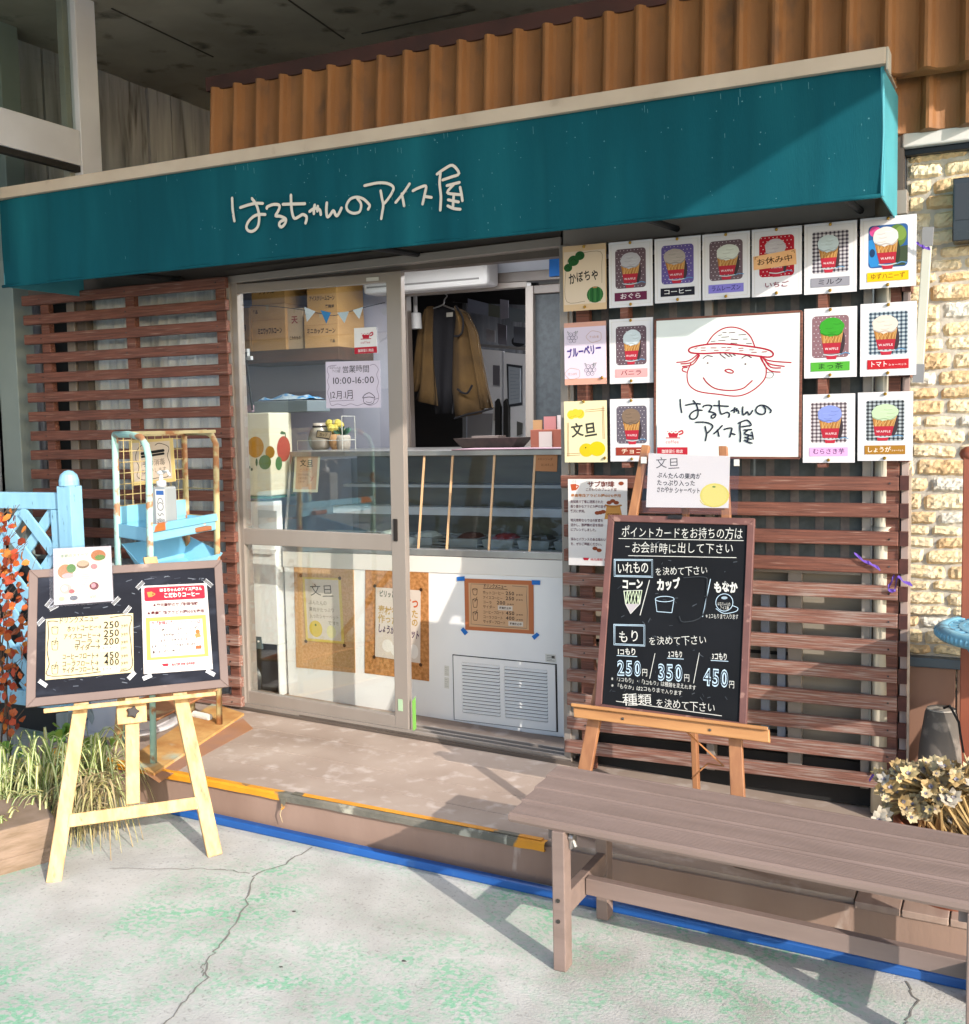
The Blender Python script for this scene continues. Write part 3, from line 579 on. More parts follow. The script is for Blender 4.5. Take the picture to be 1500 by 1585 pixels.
#PART3
# ================================================================== cards and boards on the screen
YC=-.085
ink=P('#2e2a2c'); gold=P('#b79a5c'); wht=P('#f1eeec'); red=P('#c02438')
def pin(par,p):
    mb=MB(); mb.ball(p+V((0,-.004,0)),.006,brass_m,8); mb.tube([p,p+V((.004,-.012,.003))],.0025,brass_m,6); mb.build('pin',par,smooth=True)
def flavour(label,px,cap,bg,sc,plate,tc,pat='dots',sub=None,note=None,shade=None):
    s=sheet('flavour_card',label,'menu card',rowq(YC,*px),'ice cream flavour cards',paper='#eeebf0'); t=s.par
    s.layer('border')
    for a,b,c,d in ((.055,.04,.945,.042),(.055,.955,.945,.957),(.055,.04,.058,.957),(.942,.04,.945,.957)): s.rect(a,b,c,d,P('#cbb894'))
    s.layer('picture'); s.rrect(.15,.115,.85,.715,.075,P(bg))
    if pat=='dots':
        for i in range(9):
            for j in range(11):
                x=.19+i*.08+(.04 if j%2 else 0); y=.14+j*.055
                if x<.83: s.circ(x,y,.010,P('#d9cfd6') if bg!='#b8122a' else wht,8,k=s.k+1)
        s.k+=2
    elif pat=='plaid':
        k1,k2,k3=plaid
        for i in range(9): s.rect(.17+i*.078,.125,.205+i*.078,.705,P(k1),k=s.k+1)
        for j in range(11): s.rect(.155,.135+j*.053,.845,.160+j*.053,P(k2),k=s.k+2)
        for i in range(9):
            for j in range(11): s.rect(.17+i*.078,.135+j*.053,.205+i*.078,.160+j*.053,P(k3),k=s.k+3)
        s.k+=4
    else:
        s.ell(.27,.2,.1,.075,P('#e0529a')); s.poly([(.15,.32),(.3,.3),(.38,.5),(.34,.69),(.2,.7),(.15,.62)],P('#2f8fd8')); s.ell(.66,.28,.17,.16,P('#5f7f3a')); s.ell(.72,.25,.1,.1,P('#7f9f4a'))
        s.ell(.22,.5,.05,.06,P('#1d3f6a')); s.poly([(.56,.45),(.85,.42),(.85,.62),(.8,.7),(.56,.7)],P('#3f4f3a'))
    rq=random.Random(cap+'q'); dx=rq.uniform(-.05,.04); kx=rq.uniform(.92,1.12); ky=rq.uniform(.94,1.08); sk=rq.uniform(-.12,.12); s.tf=lambda x,y:(.5+(x-.5)*kx+dx+sk*(y-.45),.43+(y-.43)*ky+.01) if .1<y<.73 else (x,y)
    s.ell(.63,.47,.10,.19,P('#3f3238' if pat!='mix' else '#2f3a2c'))                                        # dark oval behind the cone in the printed picture
    s.poly([(.30,.335),(.70,.335),(.655,.535),(.345,.535)],P('#c98f4c'))
    for i in range(7):
        x=.32+i*.06; s.line([(x,.34),(x+.03 if i<4 else x-.03,.53)],.010,P('#8f5a28'),False); s.line([(min(x+.07,.68),.35),(max(x-.02,.355),.5)],.008,P('#e3b878'),False)
    s.poly([(.335,.49),(.665,.49),(.635,.635),(.37,.635)],P('#b8283c')); s.poly([(.40,.655),(.60,.655),(.58,.712),(.42,.712)],P('#c22c42')); s.line([(.36,.645),(.5,.66),(.65,.645)],.02,P('#c9d3d8'))
    s.line([(.66,.65),(.74,.63),(.82,.645)],.018,P('#5f97c4'))
    s.text('WAFFLE',(.39+rq.uniform(-.02,.02),.585),(.62,.585),.035,P('#f0dfe2'),.02)
    n=22; pts=[]
    rr=random.Random(cap); 
    for i in range(n): a=2*math.pi*i/n; k=1+rr.uniform(-.035,.035)+(.10 if .15<a/math.pi<.85 and i%3==0 else 0); pts.append((.5+.215*math.cos(a)*k,.275+.125*math.sin(a)*k))
    c=lin(sc); s.poly(pts,P(sc))
    def sh(f): return '#'+''.join('%02x'%max(0,min(255,int(int(sc[i:i+2],16)*f))) for i in (1,3,5))
    for i in range(6): a=rr.uniform(-1,1); y=.21+i*.027; s.line([(.5+a*.1-.06,y),(.5+a*.1,y+.008),(.5+a*.1+.07,y-.003)],.012,P(sh(.88 if i%2 else 1.06)))
    s.line([(.32,.355),(.4,.385),(.5,.372),(.6,.39),(.68,.35)],.022,P(sh(.82)))
    s.tf=None
    if plate:
        s.layer('caption_plate'); s.rect(.13,.775,.87,.905,P(plate))
    s.layer('lettering'); w=min(.62,.165*len(cap))
    if sub: s.text(cap,(.17,.868),(.17+.11*len(cap),.868),.07,P(tc)); s.text('シャーベット',(.18+.11*len(cap),.862),(.84,.862),.028,P(tc))
    else: s.text(cap,(.5-w/2,.868),(.5+w/2,.868),.072,P(tc))
    if note:
        s.layer('kraft_note'); s.poly([(.03,.40),(.88,.335),(.90,.56),(.04,.60)],kraft_m); s.text(note,(.10,.535),(.83,.49),.085,P('#4a2c1a'),.012,1)
        s.line([(.07,.44),(.07,.41),(.12,.407)],.012,P('#4a2c1a'),False); s.line([(.80,.365),(.85,.36),(.855,.39)],.012,P('#4a2c1a'),False)
    s.flush(); pin(t,s.pt(.5,.03,0)); pin(t,s.pt(.5,.962,0))
plaid=('#7a747e','#7a747e','#3a353f')
flavour('ogura flavour card with plum caption, between pumpkin card and coffee card',(942,376,1010.6,472.5),'おぐら','#6a5660','#c3c2cc','#6b2347','#f4e8ee')
flavour('coffee flavour card with purple dotted picture and black caption',(1013,370.5,1085,465),'コーヒー','#66589f','#b5aaa6','#1d1c2a','#f4f2f4')
flavour('rum raisin flavour card with lilac caption plate',(1087,363.7,1161,460),'ラムレーズン','#6f5b64','#dfe5dd','#8d84de','#3a3470')
flavour('strawberry flavour card with a kraft note stuck over its red picture',(1163.7,356,1241,455),'いちご','#b8122a','#c9c2c8',None,'#8c3448',note='お休み中')
plaid=('#8b8490','#8b8490','#322c38')
flavour('milk flavour card with grey caption and black checked picture',(1245,348,1326,451),'ミルク','#d8d4da','#cfe0e6','#9b9aa6','#3a3844','plaid')
flavour('yuzu flavour card with bright yellow caption at the top right corner',(1331.6,339,1418,442),'ゆずハニーず','#2f5f9f','#ece6e6','#f4c70c','#8a5a10','mix')
flavour('vanilla flavour card with pale pink caption beside the blueberry card',(943,495,1011.5,592),'バニラ','#6a5660','#dae6ec','#f2aeb0','#5a3038')
flavour('matcha flavour card with a green scoop and green caption',(1245,478.5,1326,583),'まっ茶','#8f6a72','#3aa42c','#58b43c','#1f4a1c')
plaid=('#6f8090','#6f8090','#2c3a4a')
flavour('tomato flavour card with red caption and blue checked picture',(1332,471,1418,580),'トマト','#c9d3da','#efdccf','#c4202c','#f8ecec','plaid',sub=1)
flavour('chocolate flavour card with brown scoop and brick red caption',(944,618,1012,714),'チョコ','#67606e','#86705f','#9c3a2a','#f3e0c8')
plaid=('#8b7f88','#8b7f88','#4a3c42')
flavour('purple sweet potato flavour card with violet blue scoop and pink caption',(1243,611,1323,716),'むらさき芋','#ded6da','#8c9ce4','#ecb2e6','#4a2a60','plaid')
plaid=('#6a7076','#6a7076','#20262c')
flavour('ginger flavour card with pale green scoop and ochre caption',(1328,607.8,1412.5,713),'しょうが','#b9c3c8','#c6deb6','#ac7828','#fbf3e4','plaid',sub=1)
# hand drawn cards
ZA=(860,330,4.6875); ZB=(860,580,4.6875)
s=sheet('hand_drawn_card','kraft card with hand drawn green pumpkins and black lettering, top left corner','menu card',rowq(YC,871,382,939,478),'hand drawn flavour cards',paper='#e6c49c')
s.layer('picture'); s.rect(.02,.09,.98,.90,P('#ecd6bf')); s.line([(.12,.2),(.05,.5),(.08,.85),(.5,.86)],.008,P('#6a5a50')); s.line([(.45,.12),(.88,.13),(.9,.35),(.9,.6)],.008,P('#6a5a50'))
for x,y,r in ((.12,.33,.1),(.25,.23,.13),(.4,.16,.11)): s.ell(x,y,r,r*.62,P('#1f5a2c')); s.line([(x-r*.5,y),(x,y-.03),(x+r*.5,y+.01)],.012,P('#123a1c'))
s.ell(.74,.77,.19,.125,P('#2a6a34'))
for i in range(5): s.line([(.62+i*.06,.68),(.60+i*.07,.77),(.62+i*.06,.87)],.018,P('#174a22' if i%2 else '#4f8a4a'))
s.line([(.70,.66),(.78,.66)],.03,P('#b88a5a')); s.layer('lettering'); s.text('かぼちゃ',(.14,.58),(.84,.52),.15,ink,.02,1); s.flush(); pin(s.par,s.pt(.5,.03,0)); pin(s.par,s.pt(.5,.95,0))
s=sheet('hand_drawn_card','lilac card with blueberry drawings and purple lettering between salmon bands','menu card',rowq(YC,873,500.5,939,594),'hand drawn flavour cards',paper='#e2aa98')
s.layer('picture'); s.rect(.0,.075,1,.90,P('#e6d8ea'))
for cx,cy,r in ((.2,.24,.05),(.62,.77,.055)):
    for i in range(7):
        a=i*2*math.pi/6; q=(cx+(r*1.7*math.cos(a) if i<6 else 0),cy+(r*1.2*math.sin(a) if i<6 else 0)); s.line([(q[0]+r*.8*math.cos(b*.7),q[1]+r*.57*math.sin(b*.7)) for b in range(10)],.007,P('#5a5468')); s.circ(*q,.008,P('#5a5468'),6)
    for a in (-.5,.3,1.2): s.line([(cx+r*2*math.cos(a*2),cy-r*1.5),(cx+r*3.2*math.cos(a*2),cy-r*2.1),(cx+r*2.4*math.cos(a*2),cy-r*1.0)],.008,P('#6a7a6c'))
for cx,cy,t in ((.72,.24,'すっぱい実'),(.2,.82,'たっぷり')):
    s.line([(cx+.17*math.cos(b*.63)*(1+.12*(b%2)),cy+.085*math.sin(b*.63)*(1+.12*(b%2))) for b in range(11)],.007,P('#c99a76')); s.text(t,(cx-.11,cy+.02),(cx+.11,cy+.02),.035,P('#d0926a'),.0,1)
s.layer('lettering'); s.text('ブルーベリー',(.07,.56),(.9,.49),.14,P('#45348c'),.03,1); s.flush(); pin(s.par,s.pt(.9,.9,0))
s=sheet('hand_drawn_card','cream yellow card with citrus drawings beside the chocolate card','menu card',rowq(YC,873,621.5,940,715.5),'hand drawn flavour cards',paper='#f2e8bc')
s.layer('picture'); bw=P('#a5683c')
for x,y in ((.17,.22),(.27,.2),(.38,.21)): s.ell(x,y,.1,.075,P('#f2cf3a')); s.line([(x-.06,y+.05),(x+.03,y+.02),(x+.07,y-.05)],.01,P('#d0a020'))
for d in (0,.03):
    s.line([(.5,.15+d),(.95,.13+d)],.01,bw,False); s.line([(.90+d,.1),(.91+d,.62)],.01,bw,False); s.line([(.07+d,.35),(.07+d,.9)],.01,bw,False); s.line([(.05,.86+d),(.36,.85+d)],.01,bw,False)
s.ell(.52,.80,.17,.11,P('#f2c318')); s.ell(.77,.78,.19,.12,P('#f4c910')); s.circ(.5,.76,.02,P('#5a7a1a'))
s.layer('lettering'); s.text('文旦',(.16,.58),(.78,.55),.2,P('#3c3c3a'),.025,1); s.flush(); pin(s.par,s.pt(.47,.01,0)); pin(s.par,s.pt(.95,.93,0))
# the shop sign board
ZS=(1010,480,6.25)
bd=sheety('shop_sign_board','white square board with red line drawing of a smiling face in straw hat','sign',YC-.012,zm(ZS,[(28,95),(1440,12),(1422,1430),(25,1425)]),thick=.01,base='board',bm=mat('white board','#cdd3d1','#c6ccca',rough=.45,sc=2))
mb=MB(); e=bd; 
for a,b in ((0,1),(1,2),(2,3),(3,0)): mb.bar(bd.c[a]+V((0,.005,0)),bd.c[b]+V((0,.005,0)),.008,.011,slat_m,up=(0,1,0))
mb.build('rim',bd.par)
bd.layer('drawing'); rl=P('#b42038'); rk=P('#6a3a42')
for p in ([(525,330),(590,240),(680,180),(780,165),(880,195),(950,260),(990,355)],[(370,520),(340,590),(335,650),(350,715),(400,765),(480,795),(640,815),(780,832),(880,820),(980,770),(1060,700),(1095,640),(1100,570),(1085,520)],
 [(335,555),(295,560),(290,585),(325,600)],[(440,425),(350,490),(235,505)],[(450,430),(380,505),(275,520)],[(455,440),(390,525),(290,545)],[(1050,445),(1130,490),(1340,508)],[(1060,450),(1130,520),(1275,545)],[(1070,455),(1140,550),(1240,560)],[(1050,450),(1090,540),(1150,590),(1235,600)],[(1040,445),(1060,490),(1085,525)],
 [(705,580),(740,572),(780,590),(775,608),(735,605),(705,588),(705,578)],[(493,655),(530,705),(600,755),(700,775),(800,775),(880,755),(930,715),(965,683)]): bd.lz(ZS,p,12,rl)
bd.lz(ZS,[(350,385),(380,360),(500,335),(640,325),(800,335),(990,358),(1120,385),(1165,415),(1160,445),(1110,455),(980,440),(820,422),(680,412),(500,420),(390,415),(355,400),(350,382)],15,rl)
bd.lz(ZS,[(1105,605),(1150,600),(1172,620),(1150,655),(1100,655)],5,rk)
for p in ([(490,468),(530,440),(580,450)],[(865,465),(910,440),(958,460)],[(655,425),(680,448),(705,465)],[(700,420),(745,452)],[(745,425),(770,450)],[(780,425),(802,440)]): bd.lz(ZS,p,9,rk)
for x,y in ((535,512),(900,522)): bd.ez(ZS,x,y,9,8,rk)
for x,y,l,d in ((680,218,35,-2),(740,220,60,-6),(835,240,70,-4),(640,245,30,-6),(670,262,70,-4),(760,280,70,6),(880,280,40,0),(570,303,40,-4),(640,296,65,-4),(760,320,60,0),(910,320,50,3),(410,372,25,-8),(470,365,45,0),(565,365,55,0),(670,363,40,-3),(725,360,40,0),(835,370,45,-2),(940,384,45,0),(470,392,45,-3),(600,390,40,-2),(710,388,38,-4),(840,393,40,0),(960,408,50,0),(1060,405,50,-3)): bd.lz(ZS,[(x,y),(x+l,y+d)],6,rk if y<330 else rl,False)
bd.layer('lettering'); nk=P('#20263a')
def m1(p): return (270+(p[0]-145)*.5507,960+(p[1]-(690-.09*(p[0]-300)))*.47)
def m2(p): return (420+(p[0]-258)*.49,1172+(p[1]-(530-.183*(p[0]-430)))*.42)
for p in T3: bd.lz(ZS,[m1(q) for q in p],14,nk)
for p in TN: bd.lz(ZS,[m1((q[0]+1425,q[1])) for q in p],14,nk)
for p in T4: bd.lz(ZS,[m2(q) for q in p],14,nk)
bd.flush()
def coffee_sticker(s,x0,y0,x1,y1): # white label with a red cup, in sheet coordinates
    w,h=x1-x0,y1-y0; f=lambda x,y:(x0+x*w,y0+y*h)
    s.poly([f(.33,.22),f(.72,.22),f(.66,.42),f(.40,.42)],red); s.line([f(.72,.24),f(.82,.2),f(.84,.28),f(.73,.33)],.05*w,red)
    s.line([f(.3,.44),f(.75,.44)],.03*w,red,False); s.line([f(.36,.26),f(.42,.23),f(.48,.27),f(.54,.23),f(.6,.27),f(.68,.24)],.04*w,wht)
    s.text('coffee',f(.28,.62),f(.72,.62),.12*h,red,.0); s.rect(*f(0,.75),*f(1,1),red); s.text('珈琲豆使用店',f(.15,.93),f(.85,.93),.10*h,wht)
s=sheety('coffee_label','white and red coffee label at the lower left of the face board','label',YC-.0165,zm(ZS,[(45,1108),(340,1108),(340,1400),(45,1400)]),paper='#efecec',thick=.001); s.layer('lettering'); coffee_sticker(s,0,0,1,1); s.flush()
# coffee poster
s=sheety('coffee_poster','white poster about blended coffee with brown lettering below the citrus card','poster',YC,zm(ZB,[(90,757),(520,757),(518,1392),(95,1380)]),paper='#f2ece8',thick=.0015)
s.layer('picture'); br=P('#7a2f1c'); orr=P('#c4562e')
s.poly([(.04,.06),(.14,.055),(.145,.13),(.06,.135)],orr); s.line([(.14,.07),(.18,.08),(.145,.115)],.02,orr); s.poly([(.66,.3),(.88,.3),(.93,.46),(.62,.46)],P('#d89a50')); s.line([(.64,.3),(.76,.315),(.9,.3)],.03,P('#b87a38'))
for x,y in ((.7,.27),(.76,.25),(.82,.27),(.55,.385),(.6,.375),(.5,.39),(.46,.80),(.53,.82),(.9,.05)): s.ell(x,y,.045,.022,P('#9a4a2a'))
for i in range(3): s.line([(.07+i*.03,.045),(.075+i*.03,.03),(.07+i*.03,.015)],.006,P('#b0b0b0'))
s.layer('lettering'); s.text('サブ珈琲',(.33,.085),(.79,.085),.055,br,.03); s.text('こだわりのブレンド豆',(.30,.135),(.83,.135),.03,br); s.text('最高等級アラビカ種100%使用',(.05,.205),(.9,.205),.032,P('#c87a30'),.02)
for i,t in enumerate(('高知県で丁寧に焙煎された','香り豊かなアラビカ種の豆を','贅沢に使用。')): s.text(t,(.04,.275+i*.055),(.04+.047*len(t),.275+i*.055),.03,P('#6a3a4a'),.015)
for i,t in enumerate(('地元焙煎ならではの鮮度を','活かし、数種類の豆を絶妙','にブレンドしました。','','深みとバランスのある味わい','を、ぜひご堪能ください。')):
    if t: s.text(t,(.04,.49+i*.055),(.04+.047*len(t),.49+i*.055),.03,P('#6a3a4a'),.015)
s.text('COFFEE',(.67,.42),(.88,.42),.03,P('#7a3a1a'),.02); s.poly([(.25,.91),(.36,.91),(.34,.94),(.27,.94)],red); s.text('地元焙煎 珈琲',(.38,.94),(.72,.94),.025,red); s.flush()
# ================================================================== easels
class Plane:
    def __init__(s,FL,FR,lean):
        s.P=V(FL); e=V(FR)-V(FL); e.z=0; s.e=e.normalized(); b=V((-s.e.y,s.e.x,0)); s.v=V((0,0,math.cos(lean)))+b*math.sin(lean); s.n=s.e.cross(s.v); 
        if s.n.dot(CP-s.P)<0: s.n=-s.n
        s.b=b
    def pt(s,px,py,off=0): return onp(s.P+s.n*off,s.n,px,py)
def pq(mb,pl,px,th,m,off=0): mb.prism([pl.pt(x,y,off) for x,y in px],-pl.n*th,m)
def back_leg(mb,top,foot,m,w=.035): mb.bar(top,foot,w,.02,m,up=(1,0,0))
# right easel
RP=Plane(Tp(884,1290),Tp(1147,1343),R(18))
er=thing('easel','orange stained wooden easel standing on the step in front of the right screen','easel',(RP.P+Tp(1147,1343))/2)
for px in ([(994,690),(1004,690),(930,1113),(914,1113),(877,1292),(893,1296)],):
    mb=MB(); pq(mb,RP,[(993,688),(1005,689),(896,1296),(874,1291)],.02,oak_m); mb.build('leg',er,bev=.003)
mb=MB(); pq(mb,RP,[(1112,690),(1125,690),(1158,1345),(1134,1341)],.02,oak_m); mb.build('leg',er,bev=.003)
mb=MB(); a=RP.pt(1060,760,-.03); f=onp((0,0,.19),GN,1096,1240); back_leg(mb,a,V((f.x,-.30,tz(f.x))),oak_m); mb.build('leg',er,bev=.003)
mb=MB(); mb.hexa([RP.pt(884,1088,.07),RP.pt(1189,1125,.07),RP.pt(1189,1125,.0),RP.pt(884,1088,.0)],[p-RP.v*.012 for p in (RP.pt(884,1088,.07),RP.pt(1189,1125,.07),RP.pt(1189,1125,.0),RP.pt(884,1088,.0))],oakh_m)
pq(mb,RP,[(887,1094),(1190,1129),(1191,1150),(888,1110)],.02,oakh_m,.055)
mb.build('ledge',er,bev=.003)
mb=MB(); pq(mb,RP,[(996,704),(1126,706),(1126,722),(996,720)],.015,oak_m,-.02); mb.build('top_rail',er,bev=.003)
mb=MB()
for p in ((964,1112.5),(1099,1130)): mb.ball(RP.pt(*p,.056),.005,bolt_m,8)
mb.build('screw',er)
mb=MB(); mb.tube([V((RP.pt(1060,1000,-.05).x,-.58,.55)),V((1.50,-.55,.40)),V((1.42,-.45,.37)),V((1.38,-.5,.33))],.003,P('#c08050'),5); mb.build('cord',er)
def board_at(pl,px,off,label,fm,sm,fw,th=.018):
    c4=[pl.pt(x,y,off) for x,y in px]; t=thing('chalkboard',label,'chalkboard',(c4[2]+c4[3])/2); s=Sheet(c4,t)
    mb=MB(); mb.prism(s.c,-s.n*(th-.004),sm); 
    pan=[s.pt(x,y,0)-s.n*.006 for x,y in ((.01,.01),(.99,.01),(.99,.99),(.01,.99))]; mb=MB(); mb.prism(pan,-s.n*.006,sm); mb.build('panel',t)
    wx=fw/s.W; wy=fw/s.H
    for q in ([(0,0),(1,0),(1-wx,wy),(wx,wy)],[(1,0),(1,1),(1-wx,1-wy),(1-wx,wy)],[(1,1),(0,1),(wx,1-wy),(1-wx,1-wy)],[(0,1),(0,0),(wx,wy),(wx,1-wy)]):
        mb=MB(); mb.prism([s.pt(x,y,0)-s.n*.0 for x,y in q],-s.n*th,fm); mb.build('frame',t,bev=.002)
    s.c=[p-s.n*.006 for p in s.c]; s.o-=s.n*.006; return s
s=board_at(RP,[(941,796.5),(1168,802),(1154.5,1131),(920,1099)],.022,'tall black chalkboard with white chalk prices on the right easel',frame_m,slate_m,.024)
ZR=(900,780,4.53); ch=P('#dcdcd8'); chb=P('#c4dcf0'); chd=P('#8f949a'); s.layer('chalk_lettering')
def L(p0,p1,w=4,m=ch): s.lz(ZR,[p0,p1],w,m,False)
s.tz(ZR,'ポイントカードをお持ちの方は',(280,222),(1132,250),66,ch,-.004); L((262,238),(1135,262))
s.tz(ZR,'お会計時に出して下さい',(352,335),(1068,345),64,ch,-.004); L((330,360),(1085,380)); L((310,295),(336,297))
def dbl(x0,y0,x1,y1,d=8):
    for e in (0,d): s.lz(ZR,[(x0+e,y0+e),(x1-e,y0+e+4),(x1-e,y1-e+2),(x0+e,y1-e-6),(x0+e,y0+e)],4,chb,False)
dbl(230,385,500,512); s.tz(ZR,'いれもの',(250,480),(472,480),70,ch,.008); s.tz(ZR,'を決めて下さい',(515,496),(888,490),52,ch,-.004)
s.tz(ZR,'コーン',(283,588),(432,588),62,ch,.05); s.tz(ZR,'カップ',(530,597),(695,590),68,ch,.05); s.tz(ZR,'もなか',(930,612),(1095,614),64,ch,.05)
L((478,535),(412,780),5); L((905,530),(850,790),5,chb)
s.pz(ZR,[(312,700),(405,700),(345,770)],P('#b9b2b8')); s.lz(ZR,[(298,610),(425,605),(410,700),(345,770),(310,700),(298,610)],5,ch,False)
for i in range(6): L((300+i*22,610),(312+max(0,i-2)*26,700),5,P('#c9d8b8')); L((425-i*20,606),(405-max(0,i-2)*24,700),5,P('#c9d8b8'))
s.lz(ZR,[(585+66*math.cos(a*.4),667+19*math.sin(a*.4)) for a in range(17)],4,chb); L((520,672),(530,755),4,chb); L((650,672),(635,762),4,chb); L((530,755),(635,763),4,chb)
s.lz(ZR,[(1003+60*math.cos(a*.4),692+60*math.sin(a*.4)) for a in range(17)],4,chb); s.lz(ZR,[(945,735),(1000,768),(1080,756),(1098,732),(1062,715)],4,chb); s.tz(ZR,'はるちゃんの',(955,712),(1045,715),22,ch,.0); s.tz(ZR,'アイス屋',(972,738),(1035,740),20,ch,.0); s.ez(ZR,1003,660,22,10,P('#9fb4c4'))
s.tz(ZR,'※2コもりまで入ります',(872,800),(1102,806),30,ch,.0)
dbl(228,845,446,996); s.tz(ZR,'もり',(258,965),(415,960),76,ch,.005); s.tz(ZR,'を決めて下さい',(470,985),(882,978),54,ch,-.004)
for t,a,b in (('1コもり',(255,1055),(385,1062)),('2コもり',(608,1072),(712,1078)),('3コもり',(915,1086),(1025,1092))): s.tz(ZR,t,a,b,42,ch,.02); L((a[0]-5,a[1]+10),(b[0]+5,b[1]+10),4,chb)
for t,a,b,h in (('250',(248,1200),(425,1206),112),('350',(535,1232),(715,1240),122),('450',(850,1264),(1035,1278),126)):
    s.tz(ZR,t,a,b,h,chb,.05,0); s.tz(ZR,t,a,b,h,P('#202830'),-.012,0)
for a in (425,1205),(720,1240),(1035,1284): s.tz(ZR,'円',a,(a[0]+40,a[1]+2),46,ch,.0)
L((517,1050),(480,1225)); L((828,1045),(788,1255))
s.tz(ZR,'※「2コもり」・「3コもり」は種類を変えれます',(208,1240),(805,1302),29,ch,.0); s.tz(ZR,'※「もなか」は2コもりまで入ります',(208,1288),(708,1340),28,ch,.0)
s.tz(ZR,'種類',(290,1402),(497,1410),70,ch,.0); s.tz(ZR,'を決めて下さい',(520,1417),(942,1455),56,ch,-.004); L((245,1388),(985,1482))
s.layer('smears'); 
for _ in range(60): x,y=random.uniform(.1,.92),random.uniform(.06,.95); s.line([(x,y),(x+random.uniform(-.03,.03),y+random.uniform(-.01,.02))],random.uniform(.002,.006),P('#4a5058'),False)
s.lz(ZR,[(720,520),(860,515),(885,560),(855,780),(720,830),(690,790)],6,P('#34383e')); s.flush()
one('clip',s.par,'prism',[RP.pt(x,y,.03) for x,y in ((1035,797),(1056,797.5),(1054,803),(1033,802.5))],-RP.n*.03,P('#26262a'))
# laminated notice clipped to the right easel
s=Sheet([RP.pt(x,y,.012) for x,y in ((1004,701.6),(1130,706),(1127.7,786.5),(1000,785))],thing('laminated_notice','laminated white notice with a yellow citrus clipped to the top of the right easel','notice',RP.pt(1065,787,.012)))
s.base(P('#efe9e6'),.0015)
s.layer('picture'); s.ell(.83,.76,.175,.23,P('#efe070')); s.ell(.83,.76,.15,.2,P('#f2e582')); s.ell(.82,.60,.022,.014,P('#4f8a3a')); s.line([(.66,.86),(.7,.93),(.8,.98)],.01,P('#e4d060'))
s.layer('lettering'); s.text('文旦',(.09,.27),(.40,.26),.19,P('#5a5658'),.0,1)
for i,t in enumerate(('ぶんたんの果肉が','たっぷり入った','さわやか シャーベット')): s.text(t,(.12,.45+i*.135),(.12+.068*len(t) if i<2 else .66,.45+i*.135),.095,P('#3a363a'),.022,1)
s.flush()
mb=MB(); mb.prism([RP.pt(x,y,.0155) for x,y in ((991,701),(1145,707),(1141,797),(995,794))],-RP.n*.001,film_m); mb.build('film',s.par)
for x,y in ((996,712),(1140,716)):
    mb=MB(); mb.prism([RP.pt(x+a,y+b,.02) for a,b in ((-4,-5),(4,-5),(4,5),(-4,5))],-RP.n*.006,P('#d8d8d4')); mb.build('clip',s.par)
# left easel
LP=Plane(Gd(82,1366),Gd(333,1325),R(22))
el=thing('easel','pale pine easel standing on the pavement at the left','easel',(LP.P+Gd(333,1325))/2)
for q in ([(150,862),(172,861),(95,1368),(71,1366)],[(222,862),(243,861),(345,1321),(322,1328)]):
    mb=MB(); pq(mb,LP,q,.022,pine_m); mb.build('leg',el,bev=.003)
mb=MB(); pq(mb,LP,[(107,1260),(306,1233),(309,1252),(104,1281)],.018,pine_m,.0025); mb.build('crossbar',el,bev=.003)
mb=MB(); pq(mb,LP,[(192,905),(214,904),(217,1243),(195,1246)],.02,pine_m,-.001); mb.build('post',el,bev=.003)
mb=MB(); c4=[LP.pt(67,1097,.075),LP.pt(334,1070,.075),LP.pt(334,1070,.0),LP.pt(67,1097,.0)]; mb.hexa([p-LP.v*.016 for p in c4],c4,pine_m); mb.build('ledge',el,bev=.003)
mb=MB(); pq(mb,LP,[(180,1090),(227,1087),(228,1117),(182,1122)],.014,pine_m,.022); mb.build('clamp_plate',el,bev=.003)
mb=MB(); c=LP.pt(205,1103,.023); 
pts=[]
for i in range(10): a=2*math.pi*i/10; r=.024 if i%2==0 else .014; pts.append(c+LP.e*r*math.cos(a)+LP.v*r*math.sin(a))
mb.prism(pts,LP.n*.022,P('#4d4a4a')); mb.build('knob',el,bev=.004)
mb=MB(); a=LP.pt(204,930,-.03); back_leg(mb,a,V((a.x-.55,a.y+.42,gz(a.x-.55))),pine_m); mb.build('leg',el,bev=.003)
s=board_at(LP,[(45,882),(343.5,866),(354.5,1063),(40,1095)],.022,'wide dusty chalkboard with three taped posters on the left easel',framel_m,slatel_m,.03)
lb=s; s.layer('smears')
for _ in range(160): s.k=_%20; x,y=random.uniform(.1,.92),random.uniform(.1,.9); s.line([(x,y),(x+random.uniform(-.04,.04),y+random.uniform(-.012,.012))],random.uniform(.001,.004),P(random.choice(('#4b5160','#5f6674','#737a86'))),False)
s.flush()
ZL=(30,830,4.545)
def lq(off,pts): return [LP.pt(x,y,off) for x,y in zm(ZL,pts)]
s=sheet('drink_menu','cream handwritten drink menu with cup drawings taped to the dusty left chalkboard','menu',lq(.0185,[(188,583),(800,541),(805,957),(182,1012)]),paper='#dacba6',thick=.0012)
bk=P('#1d1a18'); s.layer('picture')
s.lz(ZL,[(200,600),(205,700),(195,800),(210,900),(200,980),(400,975),(600,950),(780,935),(788,800),(775,650),(785,560),(640,572)],6,bk); s.lz(ZL,[(200,600),(230,596),(270,600)],6,bk)
for y,st in ((660,0),(760,1),(930,1)):
    s.lz(ZL,[(228,y-20),(250,y-14),(272,y-20),(250,y-24),(228,y-20)],4,bk); s.lz(ZL,[(228,y-20),(232,y+25 if st==0 else y+35),(250,y+28 if st==0 else y+40),(268,y+25 if st==0 else y+35),(272,y-20)],4,bk)
    if st: s.lz(ZL,[(248,y+5),(262,y-45)],4,bk); s.lz(ZL,[(232,y),(268,y-3)],3,bk)
